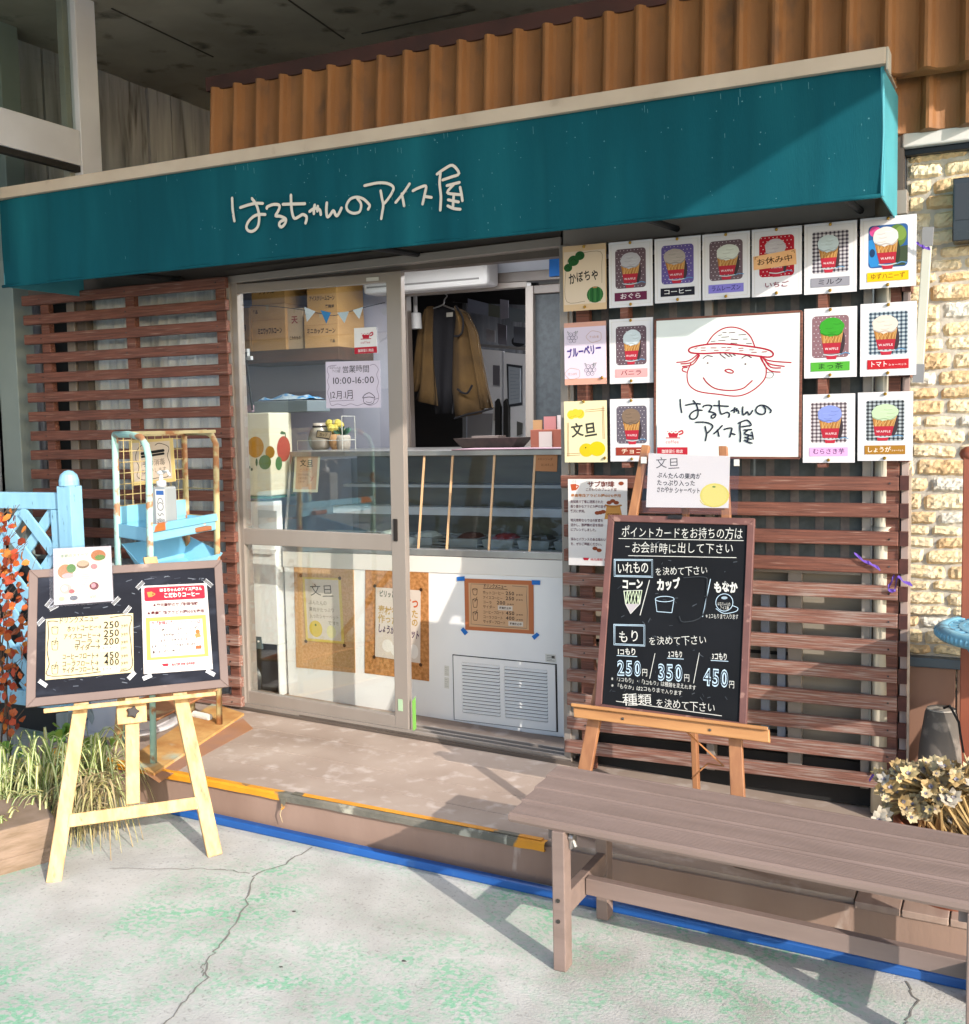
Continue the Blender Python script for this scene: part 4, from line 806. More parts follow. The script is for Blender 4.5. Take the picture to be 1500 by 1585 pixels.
s.layer('lettering'); s.tz(ZL,'ドリンクメニュー',(275,612),(560,592),38,bk,.012)
for t,x0,y0,x1,p,y in (('ホットコーヒー→',335,668,580,'250',650),('アイスコーヒー→',308,724,575,'250',710),('コーラ →',388,765,572,'200',765),('サイダー→',385,803,572,None,805),('コーヒーフロート→',300,868,560,'450',862),('コーラフロート→',298,918,560,'400',912),('サイダーフロート→',300,962,560,None,955)):
    s.tz(ZL,t,(x0,y0),(x1,y0-14),36,bk,.014)
    if p: s.tz(ZL,p,(592,y),(705,y-8),52,bk,.016); s.tz(ZL,'yen',(715,y-10),(765,y-14),28,bk,.005)
    else:
        s.pz(ZL,[(572,y-32),(702,y-42),(704,y-2),(574,y+8)],P('#f6f2ea')); s.tz(ZL,'販売休止中',(585,y-6),(692,y-14),22,P('#b5603a')); s.tz(ZL,'yen',(715,y-10),(755,y-14),24,bk,-.005)
s.flush()
s=sheet('coffee_poster','white poster with red heading taped at the right of the dusty chalkboard','poster',lq(.0185,[(858,350),(1318,330),(1362,935),(875,970)]),paper='#d8d2d0',thick=.0012)
s.layer('picture'); s.rrect(.04,.02,.96,.18,.03,P('#d02038')); s.poly([(.08,.075),(.16,.07),(.16,.13),(.10,.135)],P('#d8904a')); s.line([(.16,.085),(.2,.1),(.16,.12)],.015,P('#d8904a'))
s.poly([(.05,.37),(.95,.37),(.95,.85),(.05,.85)],P('#e0ac60')); s.poly([(.11,.415),(.89,.415),(.89,.82),(.11,.82)],wht)
s.poly([(.76,.59),(.84,.57),(.86,.62),(.78,.635)],P('#c98a50')); s.circ(.81,.56,.035,P('#b8703c')); s.poly([(.76,.76),(.85,.76),(.86,.72),(.77,.72)],P('#b8603c'))
s.poly([(.26,.90),(.36,.90),(.35,.93),(.28,.93)],red)
s.layer('lettering'); s.text('はるちゃんのアイス屋さん',(.27,.075),(.92,.075),.035,wht,.03); s.text('こだわりコーヒー',(.33,.145),(.88,.145),.05,wht,.03)
s.text('★地元高知のサブ珈琲焙煎',(.16,.245),(.84,.25),0.034,P('#5a1420'),.035); s.text('★最高等級アラビカ種100%使用',(.07,.335),(.93,.34),0.034,P('#5a1420'),.035); s.text('サブ珈琲のブレンドコーヒーは',(.13,.455),(.86,.46),.036,P('#a01a34'),.035)
for i,t in enumerate(('ブラジル産のコーヒー豆をベースに数種の','コーヒー豆を絶妙にブレンド','しています。どの飲み方でも','酸味とコクのバランスが取れた深い味わいと','香りを、ぜひご堪能下さい。')): s.text(t,(.13,.53+i*.062),(.13+min(.72,.041*len(t)),.53+i*.062),.03,P('#4a3030'),.03)
s.text('地元焙煎 珈琲 豆使用店',(.40,.93),(.74,.93),.025,red,.03); s.flush()
s=sheet('food_leaflet','laminated leaflet with round food pictures at the top left of the dusty chalkboard','leaflet',lq(.026,[(238,88),(645,68),(662,455),(243,485)]),paper='#d3cccf',thick=.0012)
s.layer('picture'); s.poly([(.08,.1),(.9,.1),(.78,.96),(.06,.96)],P('#ebe2cf'))
for x,y,rx,ry,c in ((.77,.16,.13,.1,'#b97a52'),(.8,.2,.09,.05,'#6a8a4a'),(.2,.42,.13,.13,'#c08a62'),(.3,.37,.08,.08,'#5f8a4c'),(.24,.5,.1,.05,'#c9b0b0'),(.5,.31,.11,.075,'#8a6f58'),(.5,.29,.10,.055,'#c4ad90'),(.69,.36,.06,.05,'#e08a8a'),(.2,.73,.1,.09,'#d8b4a8'),(.18,.72,.05,.05,'#f0e8e0'),(.3,.78,.05,.04,'#b06060'),(.68,.71,.08,.07,'#7a3a44'),(.67,.70,.04,.04,'#d89aa0'),(.33,.90,.07,.045,'#6a6e78'),(.13,.9,.05,.04,'#e0d49a')): s.ell(x,y,rx,ry,P(c))
s.layer('lettering'); s.text('季節のスイーツ',(.12,.17),(.6,.15),.05,P('#7a9a88'))
for i in range(8): s.line([(.36,.5+i*.035),(.66 if i%3 else .6,.495+i*.035)],.006,P('#b3a58f'),False)
s.text('450',(.6,.93),(.72,.92),.06,P('#8a8070'),.0); s.flush()
mb=MB(); mb.prism(lq(.0285,[(210,78),(655,52),(672,465),(212,500)]),-LP.n*.0008,film_m); mb.build('film',s.par)
tp=glassm('clear tape',(.85,.87,.9,1),1.5,.25)
for x,y,a in ((210,470,-.9),(240,500,-.5),(150,600,-.8),(680,455,-.8),(760,520,-.9),(850,345,-.8),(1330,330,.7),(165,1035,.6),(790,980,-.8),(900,990,-.4),(1345,960,.5)):
    q=[(x+u*math.cos(a)*34-v*math.sin(a)*13,y+u*math.sin(a)*34+v*math.cos(a)*13) for u,v in ((-1,-1),(1,-1),(1,1),(-1,1))]
    mb=MB(); mb.prism(lq(.0205,q),-LP.n*.0006,tp); 
    for u in (0,2): 
        A,B=lq(.0212,[q[u],q[u+1]]); mb.bar(A,B,.0018,.0008,P('#c8ccd4'),up=LP.n)
    mb.build('tape',lb.par)
#PART4
# ================================================================== bench
bz=lambda x:.43-SL*(x-1.07)
be=thing('bench','long brown resin bench with four grooved seat planks in the foreground','bench',(1.75,-1.06,gz(1.75)))
for k in range(4):
    y0=-1.292+k*.1165; mb=MB(); prof=[]
    w=.1105; n=9
    prof=[(y0+.004,-.026),(y0,-.018),(y0+.001,-.006),(y0+.008,0)]
    for i in range(n): a=y0+.014+i*(w-.028)/n; d=(w-.028)/n; prof+=[(a,0),(a+d*.62,0),(a+d*.68,-.0022),(a+d*.94,-.0022)]
    prof+=[(y0+w-.012,0),(y0+w-.004,0),(y0+w,-.005),(y0+w,-.026)]
    xa,xb=1.062-.010*k,2.46; m=len(prof)
    mb.hexa([(xa,y,bz(xa)+h) for y,h in prof],[(xb,y,bz(xb)+h) for y,h in prof],bench_m); mb.build('seat_plank',be)
for x in (1.195,2.262):
    for y in (-1.296,-.945):
        mb=MB(); mb.box((x,y,gz(x)),(x+.038,y+.052,bz(x)-.026),bench_m); mb.build('leg',be,bev=.003)
    mb=MB(); mb.box((x+.006,-1.245,gz(x)+.15),(x+.034,-.945,gz(x)+.215),bench_m); mb.build('crossbar',be,bev=.002)
    mb=MB(); mb.box((x-.02,-1.27,bz(x)-.06),(x+.001,-.86,bz(x)-.027),bench_m); mb.build('bearer',be,bev=.002)
mb=MB(); mb.hexa([(1.232,-1.13,gz(1.2)+.16),(2.262,-1.13,gz(2.26)+.16),(2.262,-1.10,gz(2.26)+.16),(1.232,-1.10,gz(1.2)+.16)],[(1.232,-1.13,gz(1.2)+.21),(2.262,-1.13,gz(2.26)+.21),(2.262,-1.10,gz(2.26)+.21),(1.232,-1.10,gz(1.2)+.21)],bench_m); mb.build('stretcher',be,bev=.002)
for z in (.14,.20):
    mb=MB(); mb.tube([(1.213,-1.296,z),(1.213,-1.2985,z)],.006,bolt_m,10); mb.build('bolt',be)
mb=MB(); mb.tube([(1.236,-1.262,.375),(1.248,-1.262,.375)],.009,steel_m,6); mb.tube([(1.24,-1.25,.37),(1.25,-1.25,.345)],.006,steel_m,6); mb.build('bolt',be)
mb=MB(); mb.box((1.236,-1.262,.34),(1.242,-1.22,.40),steel_m); mb.build('bracket',be)
# ================================================================== rack with tray, bottle, notice
rk=thing('storage_rack','rusty pale blue metal rack with wire back and two blue trays','rack',(-.88,-.5,.22))
zb=.232; A0,B0,C0,D0=V((-.697,-.823,zb)),V((-.808,-.289,zb)),V((-1.01,-.231,zb)),V((-1.01,-.666,zb))
zt=1.525; A1,B1,C1,D1=V((-.672,-.80,zt)),V((-.765,-.289,zt)),V((-.99,-.231,zt)),V((-.972,-.666,zt))
def at(a,b,z): return a+(b-a)*((z-zb)/(zt-zb))
mb=MB(); mb.tube([D0,at(D0,D1,.9),at(D0,D1,zt)],.0135,rust_m,10); mb.build('post',rk,smooth=True)
c=A1-D1; mb=MB(); mb.tube([A0,at(A0,A1,.9),A1-V((0,0,.09)),A1-V((0,0,.045))-c*.06,A1-V((0,0,.012))-c*.2,D1+c*.45,D1],.0135,rust_m,10); mb.build('post',rk,smooth=True)
mb=MB(); mb.tube([C0,at(C0,C1,.9),C1],.0135,rusty_m,10); mb.build('post',rk,smooth=True)
c=B1-C1; mb=MB(); mb.tube([B0,at(B0,B1,.9),B1-V((0,0,.05)),B1-V((0,0,.012))-c*.12,B1-c*.3,C1],.0135,rusty_m,10); mb.build('post',rk,smooth=True)
mb=MB(); mb.bar(D1,C1,.02,.022,rusty_m); mb.bar(D1+V((0,0,.004)),B1+V((0,0,.004)),.012,.014,rusty_m); mb.build('top_bar',rk,bev=.002)
mb=MB(); wr=mat('yellowed wire','#b9a878','#a8905a',rough=.6,sc=20)
for i in range(1,9): t=i/9; a=D1.lerp(C1,t); b=at(D0,D1,1.13).lerp(at(C0,C1,1.13),t); mb.tube([a,b],.002,wr,5)
for i in range(9): z=1.14+i*.045; mb.tube([at(D0,D1,z),at(C0,C1,z)],.002,wr,5)
mb.build('wire_back',rk)
mb=MB()
for z in (1.28,): mb.tube([at(C0,C1,z),at(B0,B1,z)],.002,wr,5); mb.tube([at(C0,C1,z-.12),at(B0,B1,z-.12)],.002,wr,5)
mb.build('wire_side',rk)
zm1=Y(-.289,337,800).z
def trayq(z,h,slope,nm,m,ex=0):
    a,b,cc,d=[at(p,q,z) for p,q in ((A0,A1),(B0,B1),(C0,C1),(D0,D1))]; cen=(a+b+cc+d)/4
    mb=MB(); th=.004
    lo=[cen+(p-cen)*(1-slope)-V((0,0,h)) for p in (a,b,cc,d)]; hi=[cen+(p-cen)*(1+ex) for p in (a,b,cc,d)]
    mb.prism(lo,(0,0,th),m)
    for i in range(4):
        j=(i+1)%4; nrm=(hi[j]-hi[i]).cross(V((0,0,1))).normalized()*th
        mb.prism([lo[i],lo[j],hi[j],hi[i]],-nrm,m)
    return mb,hi
mb,hi=trayq(zm1,.055,.0,'t',tray_m); mb.prism([hi[3]+V((.004,0,0)),hi[2]+V((.004,0,0)),hi[2]+V((.004,0,.07)),hi[3]+V((.004,0,.07))],(.004,0,0),tray_m); mb.bar(hi[0],hi[1],.02,.03,mat('rusted tray lip','#6fb4d0','#7fb0c0',rough=.5,sc=5,c3='#b0602c',sc3=7,lo3=.52,hi3=.56)); mb.build('tray',rk)
hi=[Y(-.80,226,884),Y(-.27,345,856),Y(-.20,290,828),Y(-.68,188,842)]; cen=(hi[0]+hi[1]+hi[2]+hi[3])/4; lo=[cen+(p-cen)*.72-V((0,0,.085)) for p in hi]; mb=MB(); mb.prism(lo,(0,0,.004),tray_m)
for i in range(4): j=(i+1)%4; mb.prism([lo[i],lo[j],hi[j],hi[i]],V((cen.x-(hi[i].x+hi[j].x)/2,cen.y-(hi[i].y+hi[j].y)/2,0)).normalized()*.004,tray_m)
mb.build('tray',rk)
mb,hi=trayq(.40,.01,.0,'t',mat('rusted shelf','#a06a44','#7d4a2c',rough=.8,sc=9,c3='#b59a70',sc3=6)); mb.build('tray',rk)
bt=thing('sanitizer_bottle','clear sanitizer pump bottle with drawn label standing on the rusty blue rack','bottle',(-.80,-.6,zm1-.05))
p=Y(-.58,252,800); bx,byy=p.x,p.y; W2,D2=.05,.035
mb=MB(); mb.box((bx-W2,byy-D2,zm1-.05),(bx+W2,byy+D2,zm1+.15),mat('grey clear plastic','#8f9496','#868b8e',rough=.25,sc=3)); mb.build('body',bt,bev=.008)
mb=MB(); mb.lathe((bx,byy,zm1+.15),[(.02,0),(.02,.022),(.008,.026),(.008,.05),(.016,.052),(.016,.062),(.004,.066)],P('#e8e8e8',.4),14); mb.tube([(bx,byy,zm1+.210),(bx+.045,byy-.01,zm1+.213),(bx+.06,byy-.014,zm1+.195)],.0055,P('#e8e8e8',.4),8); mb.build('pump',bt,smooth=True)
c4=[V((bx-.002,byy-D2-.001,zm1+.14)),V((bx+W2-.002,byy-D2-.001,zm1+.14)),V((bx+W2-.002,byy-D2-.001,zm1-.035)),V((bx-.002,byy-D2-.001,zm1-.035))]; s=Sheet(c4,bt); s.base(P('#eeece8'),.0006,'label'); s.layer('label_print'); s.rect(.1,.03,.9,.13,P('#3f6fb8'))
s.line([(.5+.3*math.cos(a*.5),.4+.09*math.sin(a*.5)) for a in range(14)],.05,ink); s.line([(.2,.33),(.35,.22),(.65,.22),(.8,.33)],.05,ink); s.line([(.2,.56),(.4,.62),(.6,.56),(.8,.6)],.05,ink)
s.text('お手元の',(.1,.78),(.9,.78),.09,ink,.02,1); s.text('消毒を',(.15,.93),(.85,.93),.09,ink,.02,1); s.flush()
sp=thing('soap_dish','small brown dish with a white sponge on the rack tray beside the bottle','dish',Y(-.42,298,790))
p=Y(-.42,298,790); mb=MB(); mb.box((p.x-.05,p.y-.05,zm1-.05),(p.x+.06,p.y+.05,zm1-.03),P('#a86a48')); mb.build('dish',sp,bev=.004)
mb=MB(); mb.box((p.x-.04,p.y-.04,zm1-.03),(p.x+.04,p.y+.04,zm1-.007),P('#cfd0d2')); mb.build('sponge',sp,bev=.006)
s=sheety('hand_notice','yellow bordered notice with black bars hanging on the wire of the rusty rack','notice',-.47,[(199,682),(267,678),(272,745),(204,752)],paper='#e8c880')
s.layer('lettering'); s.rect(.07,.06,.93,.92,P('#e3cdb6')); s.line([(.3,.12),(.2,.2),(.13,.4),(.2,.6),(.14,.8),(.3,.9),(.6,.88),(.85,.86),(.9,.6),(.86,.4),(.9,.2),(.7,.1),(.6,.14)],.012,ink)
s.line([(.28,.31),(.78,.27)],.05,P('#151515'),False); s.line([(.28,.38),(.78,.34)],.04,P('#151515'),False); s.text('手の消毒',(.28,.6),(.8,.58),.13,P('#6a5a50'),.0,1); s.text('お願いします',(.25,.76),(.82,.73),.1,P('#6a5a50'),.0,1); s.flush()
mb=MB(); q=[Tp(x,y) for x,y in ((196,1180),(238,1202),(378,1108),(330,1092))]; mb.prism([p+V((0,0,.002)) for p in q],(0,0,.01),mat_m); o=mb.build('rusted_plate'); setp(o,'rusted flat metal plate under the feet of the blue rack','plate')
mb=MB(); q=[Tp(x,y) for x,y in ((222,1196),(246,1212),(300,1178),(392,1128),(376,1112))]; mb.prism([p+V((0,0,.0005)) for p in q],(0,0,.001),mat('rust stain','#a3714a','#8f6a58',rough=.9,sc=6)); mb.build('rust_stain',kind='structure')
# basin and timber behind the left easel
bs=thing('basin','upturned white plastic basin behind the left easel','basin',Tp(235,1140)); p=Tp(232,1128); mb=MB(); mb.lathe((p.x-.12,p.y,tz(p.x)),[(.20,0),(.20,.012),(.175,.014),(.15,.16),(.14,.17),(0.01,.172)],P('#cfcdd2',.45),28); mb.build('bowl',bs,smooth=True); mb=MB(); mb.lathe((p.x-.12,p.y,tz(p.x)+.001),[(.19,-.001),(.215,.004),(.215,.014),(.19,.018)],P('#d9d7da',.45),28); mb.build('rim',bs,smooth=True)
hs=thing('hose','white ribbed hose end lying on the step beside the rack','hose',Tp(310,1110)); mb=MB(); a,b=Tp(300,1112),Tp(326,1118)
mb.tube([a.lerp(b,i/24)+V((0,0,.02)) for i in range(25)],[.014+.003*(i%2) for i in range(25)],P('#d8d6d2'),10); mb.build('tube',hs)
for px,lb_ in (([(128,1100),(138,1098),(172,1152),(163,1156)],'grey timber leaning diagonally behind the left easel'),([(86,1105),(104,1104),(106,1160),(90,1160)],'grey upright timber post end behind the left easel')):
    mb=MB(); mb.qy(-.62,px,.03,mat('grey timber','#8b9496','#7a8284',rough=.8,sc=5,st=(8,8,1))); o=mb.build('timber',bev=.003); setp(o,lb_,'timber')
# ================================================================== lattice fence at the left
fe=thing('lattice_fence','pale blue painted lattice fence panel at the far left','fence',(-1.6,-.5,.1)); yf2=-.5
pA=Y(yf2,92,742); pB=Y(yf2,113,742)
mb=MB(); mb.box((pA.x,yf2-.02,gz(-1.5)),(pB.x,yf2+.05,pB.z-.03),blue_m); mb.lathe(((pA.x+pB.x)/2,yf2+.015,pB.z-.03),[(.043,0),(.043,.025),(.036,.05),(.018,.066),(.003,.07)],blue_m,16); mb.build('post',fe,bev=.003)
a=Y(yf2,0,757); zr=pA.z-.06
mb=MB(); mb.box((-2.45,yf2,zr-.075),(pA.x-.001,yf2+.035,zr),blue_m); mb.build('rail',fe,bev=.003)
mb=MB(); mb.box((pA.x-.062,yf2-.004,.3),(pA.x-.002,yf2+.03,zr-.077),blue_m); mb.build('stile',fe,bev=.003)
mb=MB(); mb.box((-2.45,yf2,.28),(pA.x-.065,yf2+.035,.35),blue_m); mb.build('rail',fe,bev=.003)
zz0,zz1,xx1=.36,zr-.08,pA.x-.066
for k in range(-7,11):
    for sg in (1,-1):
        x0_=xx1-.19*k; 
        a=V((x0_,0,zz1)); b=V((x0_+sg*.95,0,zz1-.95))
        # clip to the panel
        t0,t1=0,1
        for q,lo,hi in ((0,-2.43,xx1),(2,zz0,zz1)):
            d=b[q]-a[q]
            if d: u,v=sorted(((lo-a[q])/d,(hi-a[q])/d)); t0=max(t0,u); t1=min(t1,v)
        if t1-t0<.08: continue
        p,q=a.lerp(b,t0),a.lerp(b,t1); yy=yf2+.008 if sg>0 else yf2+.022; p.y=q.y=yy
        mb=MB(); mb.bar(p,q,.012,.052,blue_m,up=(0,0,1)); mb.build('lattice_strip',fe,bev=.002)
mb=MB(); mb.box((-2.45,-.38,.05),(-1.35,-.36,.95),mat('dark board','#1f2226','#17191c',rough=.6,sc=3)); o=mb.build('dark_board'); setp(o,'dark board standing behind the blue lattice fence','board')
# ================================================================== plants
def leafquad(mb,p,d,n,l,w,m,curl=.2):
    d=V(d).normalized(); sd=d.cross(V(n)).normalized(); up=sd.cross(d)
    pts=[p,p+d*l*.3+sd*w*.5+up*curl*l*.12,p+d*l*.75+sd*w*.38+up*curl*l*.05,p+d*l-up*curl*l*.3,p+d*l*.75-sd*w*.38+up*curl*l*.05,p+d*l*.3-sd*w*.5+up*curl*l*.12,p+d*l*.5-up*curl*l*.05]
    mb.add(pts,[[0,1,6],[1,2,6],[2,3,6],[3,4,6],[4,5,6],[5,0,6]],m)
rr=random.Random(11)
cr=thing('autumn_creeper','creeper with orange and red autumn leaves on bare stems at the left edge','plant',(-1.15,-.85,.1))
mb=MB(); lf=MB(); stm=P('#6f5a4c')
for k in range(26):
    px0=rr.uniform(-40,50); p=Gd(px0,1180); p=V((p.x,-.95+rr.uniform(-.1,.15),gz(p.x))); pts=[p]; 
    for i in range(7):
        p=p+V((rr.uniform(-.045,.045),rr.uniform(-.03,.03),rr.uniform(.07,.15))); pts.append(p)
    mb.tube(pts,[.004]*5+[.003]*3,stm,5)
for k in range(330):
    y=rr.uniform(790,1130); x=rr.uniform(-30,8+38*(1-abs(y-930)/260)+rr.uniform(-12,20)); 
    if rr.random()<.10: x+=12
    p=Y(-.85+rr.uniform(-.14,.1),x,y); d=V((rr.uniform(-1,1),rr.uniform(-1,.3),rr.uniform(-1,.25)))
    if rr.random()<.5: mb.tube([p,p-d.normalized()*.03+V((0,.01,.02))],.0012,stm,4)
    leafquad(lf,p,d,V((rr.uniform(-.5,.8),-1,rr.uniform(-.2,.8))),rr.uniform(.022,.048),rr.uniform(.018,.036),rr.choice(leaf_o),rr.uniform(-.6,.8))
mb.build('stem',cr); lf.build('foliage',cr)
sp=thing('spider_plant','bushy spider plant with striped arching leaves in a wooden planter at the left','plant',Gd(50,1330))
lg=[P(c,.5) for c in ('#8fa852','#a6b866','#7d9a48','#c2c07a','#b0a866')]; lc=P('#dcdcb0',.5); dry=[P(c,.8) for c in ('#b3a078','#9c8660','#c4b48c')]
mb=MB()
def blade(mb,p,az,l,w,rise,droop,m,m2):
    n=9; h=V((math.cos(az),math.sin(az),0)); sd=V((-h.y,h.x,0)); L_=[];C_=[];Q_=[]
    for i in range(n+1):
        t=i/n; q=p+h*l*(t*.75)+V((0,0,rise*math.sin(t*1.9)*l-droop*l*t*t*t)); ww=w*(1-t**2.2)*.5+.0004; L_.append(q+sd*ww+V((0,0,ww*.5))); C_.append(q); Q_.append(q-sd*ww+V((0,0,ww*.5)))
    k=n+1; c1=[a.lerp(b,.62) for a,b in zip(L_,C_)]; c2=[a.lerp(b,.62) for a,b in zip(Q_,C_)]
    for a,b,m_ in ((L_,c1,m),(c1,C_,m2),(C_,c2,m2),(c2,Q_,m)): mb.add(a+b,[[i,i+1,k+i+1,k+i] for i in range(n)],m_)
for cx,cy,cz,n in ((-10,1255,.30,90),(30,1250,.30,130),(75,1235,.30,120),(120,1225,.26,90),(150,1220,.22,50)):
    p0=Y(-1.12+(.0 if cx<100 else .08),cx,cy)
    for k in range(n):
        a=rr.uniform(0,6.28); blade(mb,p0+V((rr.uniform(-.05,.05),rr.uniform(-.06,.06),rr.uniform(-.02,.02))),a,rr.uniform(.13,.36),rr.uniform(.007,.014),rr.uniform(.25,1.15),rr.uniform(.6,1.7),rr.choice(lg),lc)
mb.build('foliage',sp)
mb=MB()
for k in range(230):
    q=Y(-1.2+rr.uniform(-.04,.12),rr.uniform(90,182),rr.uniform(1195,1262)); az=rr.uniform(-3.2,.2); blade(mb,q,az,rr.uniform(.06,.22),rr.uniform(.004,.009),rr.uniform(.05,.3),rr.uniform(.8,1.7),rr.choice(dry+lg[3:]),rr.choice(dry))
for k in range(60):
    q=Y(-1.3+rr.uniform(-.04,.05),rr.uniform(-10,75),rr.uniform(1225,1260)); az=rr.uniform(-2.6,-.6); blade(mb,q,az,rr.uniform(.12,.24),rr.uniform(.006,.010),.2,1.5,rr.choice(lg),lc)
mb.build('dry_leaves',sp)
mb=MB(); q=[Gd(x,y) for x,y in ((-60,1372),(88,1330),(60,1290),(-90,1320))]
mb.hexa([p+V((0,0,.003)) for p in q],[p+V((0,0,.15)) for p in q],mat('planter wood','#8f7a6a','#75624f',rough=.85,sc=4,st=(2,2,10),bump=.3)); mb.build('planter',sp,bev=.004)
mb=MB(); mb.prism([p+(q[0]-p)*0-V((0,.01,0)) for p in (q[0],q[1],q[1]+V((0,0,.05)),q[0]+V((0,0,.05)))],(0,.01,0),MT['planter wood']); mb.build('planter_rim',sp)
for k in range(28):
    pass
mb=MB()
for k in range(24): blade(mb,Gd(8,1335)+V((rr.uniform(-.04,.02),rr.uniform(-.03,.03),.12)),rr.uniform(0,6.28),rr.uniform(.12,.2),.01,rr.uniform(.2,.6),rr.uniform(1,1.8),rr.choice(lg),lc)
mb.build('runner',sp)
mb=MB(); q=Y(-.86,165,1225)
for k in range(8): mb.ball(Y(-.84+rr.uniform(-.03,.03),rr.uniform(95,185),rr.uniform(1195,1290)),rr.uniform(.05,.075),P('#8a7c74',.9),9,(1.2,.8,.8))
mb.ball(Y(-.9,172,1290),.035,P('#4a6a94'),8,(1.3,.8,1)); mb.build('root_ball',sp)
for i,(px,py) in enumerate(((152,1160),(8,1160),(100,1138))):
    mb=MB(); p0=Y(-.9,px,py)
    for k in range(14): leafquad(mb,p0+V((rr.uniform(-.04,.04),rr.uniform(-.03,.03),rr.uniform(-.03,.03))),(rr.uniform(-1,1),rr.uniform(-1,.2),rr.uniform(-.2,1)),(0,-1,.4),.045,.035,P(rr.choice(('#7aa03c','#6a943a','#93b048')),.5))
    mb.tube([p0-V((0,0,.12)),p0],.003,stm,5); o=mb.build('weed'); setp(o,('small bright green weed behind the left easel leg','small green weed at the left picture edge','small green weed between the easel and the creeper')[i],'weed')
# ghost plant in a terracotta pot
gp2=thing('ghost_plant','trailing pale yellow succulent in a terracotta pot behind the bench','plant',Y(-.62,1450,1290))
ter=mat('terracotta','#a8654c','#96573f',rough=.8,sc=6,bump=.1); p=Y(-.6,1468,1280); pz=tz(p.x)
mb=MB(); mb.lathe((p.x,p.y,pz),[(.10,0),(.14,.20),(.155,.20),(.155,.235),(.14,.235),(.13,.215)],ter,24); mb.build('pot',gp2,smooth=True)
gl=[P(c,.6) for c in ('#c9b084','#d0bd94','#b89a68','#ad9a78','#bdb2a2','#d2ba86')]; gs=MB(); glf=MB()
for k in range(230):
    px=1360+rr.betavariate(1.3,1.1)*150; py=1180+rr.random()*88+max(0,(1400-px))*.12; q=Y(-.62+rr.uniform(-.16,.1),px,py)
    base=V((p.x+rr.uniform(-.08,.1),p.y+rr.uniform(-.06,.06),pz+.21)); mid=base.lerp(q,.55)+V((0,0,.05)); gs.tube([base,mid,q],[.005,.0045,.004],gl[2],5)
    ax=V((rr.uniform(-.6,.6),rr.uniform(-1,0),rr.uniform(.0,1))).normalized(); e1=ax.cross(V((.3,.2,1))).normalized(); e2=ax.cross(e1)
    mm=rr.choice(gl); R0=rr.uniform(.012,.029); nl=rr.randint(6,9)
    for i in range(nl):
        a=6.28*i/nl+rr.uniform(-.2,.2); d=(e1*math.cos(a)+e2*math.sin(a))*1+ax*rr.uniform(.15,.6); d.normalize(); sd=d.cross(ax).normalized(); l=R0*rr.uniform(.8,1.15); w=l*.42; t=ax*l*.13
        vs=[q,q+d*l*.45+sd*w+t*.5,q+d*l*.8+sd*w*.6+t,q+d*l*1.1+t*1.5,q+d*l*.8-sd*w*.6+t,q+d*l*.45-sd*w+t*.5,q+d*l*.5+t*1.1,q+d*l*.5-t*1.2]
        glf.add(vs,[[0,1,6],[1,2,6],[2,3,6],[3,4,6],[4,5,6],[5,0,6],[0,7,1],[1,7,2],[2,7,3],[3,7,4],[4,7,5],[5,7,0]],mm)
    for i in range(4): a=1.57*i+.5; d=(e1*math.cos(a)+e2*math.sin(a))*.6+ax; leafquad(glf,q,d,ax,R0*.5,R0*.35,P('#9a94a0',.55))
gs.build('stem',gp2); glf.build('foliage',gp2)
# ================================================================== right hand side
hb=thing('stone_house','neighbouring house wall of cream stone cladding at the right edge','building',(2.5,.5,.2)); ys=.10; sx=Y(ys,1402,600).x
mb=MB(); mb.box((sx-.015,ys+.009,.4),(3.6,ys+.1,2.62),mortar_m); mb.build('wall',hb)
mb=MB(); rs2=random.Random(5); z=.56
while z<2.55:
    h=rs2.choice((.045,.05,.056,.064,.040)); x=sx-rs2.uniform(0,.12)
    while x<3.0:
        w=rs2.uniform(.09,.21)*(1.15 if h>.05 else 1); xa=max(x+.003,sx); xb=x+w-.004
        if xb-xa>.025:
            nx_,nz_=max(5,int((xb-xa)/.011)),max(4,int(h/.010)); d=rs2.uniform(.010,.020); m_=rs2.choices(stone_c,(4,4,3,1.3,3))[0]; vs=[]; sk_=rs2.uniform(-.004,.004); jit=[rs2.uniform(-.003,.003) for _ in range(8)]
            for j in range(nz_+1):
                for i in range(nx_+1):
                    u,v_=i/nx_*2-1,j/nz_*2-1; e=max(abs(u)**7,abs(v_)**5); rad=1-.06*(abs(u*v_)**3)
                    ed=1-min(1,e); hgt=d*(ed**.5)+(rs2.uniform(-.0035,.0035) if ed>.05 else 0)
                    vs.append(((xa+xb)/2+u*(xb-xa)/2*rad+jit[j%8]*(abs(u)>.9),ys+.011-hgt,z+h/2+v_*(h/2-.003)*rad+sk_*u+jit[i%8]*.6))
            mb.add(vs,[[j*(nx_+1)+i,j*(nx_+1)+i+1,(j+1)*(nx_+1)+i+1,(j+1)*(nx_+1)+i] for j in range(nz_) for i in range(nx_)],m_)
        x+=w
    z+=h
mb.build('stone_cladding',hb)
mb=MB(); navy=P('#20242c',.4); mb.box((sx-.03,ys-.03,.3),(sx-.003,ys+.02,2.5),navy); mb.build('corner_trim',hb,bev=.003)
q=Y(ys,1430,1030); mb=MB(); mb.box((sx-.002,ys-.035,q.z),(3.5,ys+.02,q.z+.035),mat('grey trim','#4f5a66','#465058',rough=.4,sc=3)); mb.build('base_trim',hb,bev=.004)
mb=MB()
for i in range(7): mb.box((sx-.04+i*.22,ys-.012,.02),(sx-.04+i*.22+.215,ys+.01,q.z-.004),mat('brown base board','#8d6a58','#7f5f4f',rough=.6,sc=4,st=(1,1,.3)))
mb.build('base_board',hb,bev=.002)
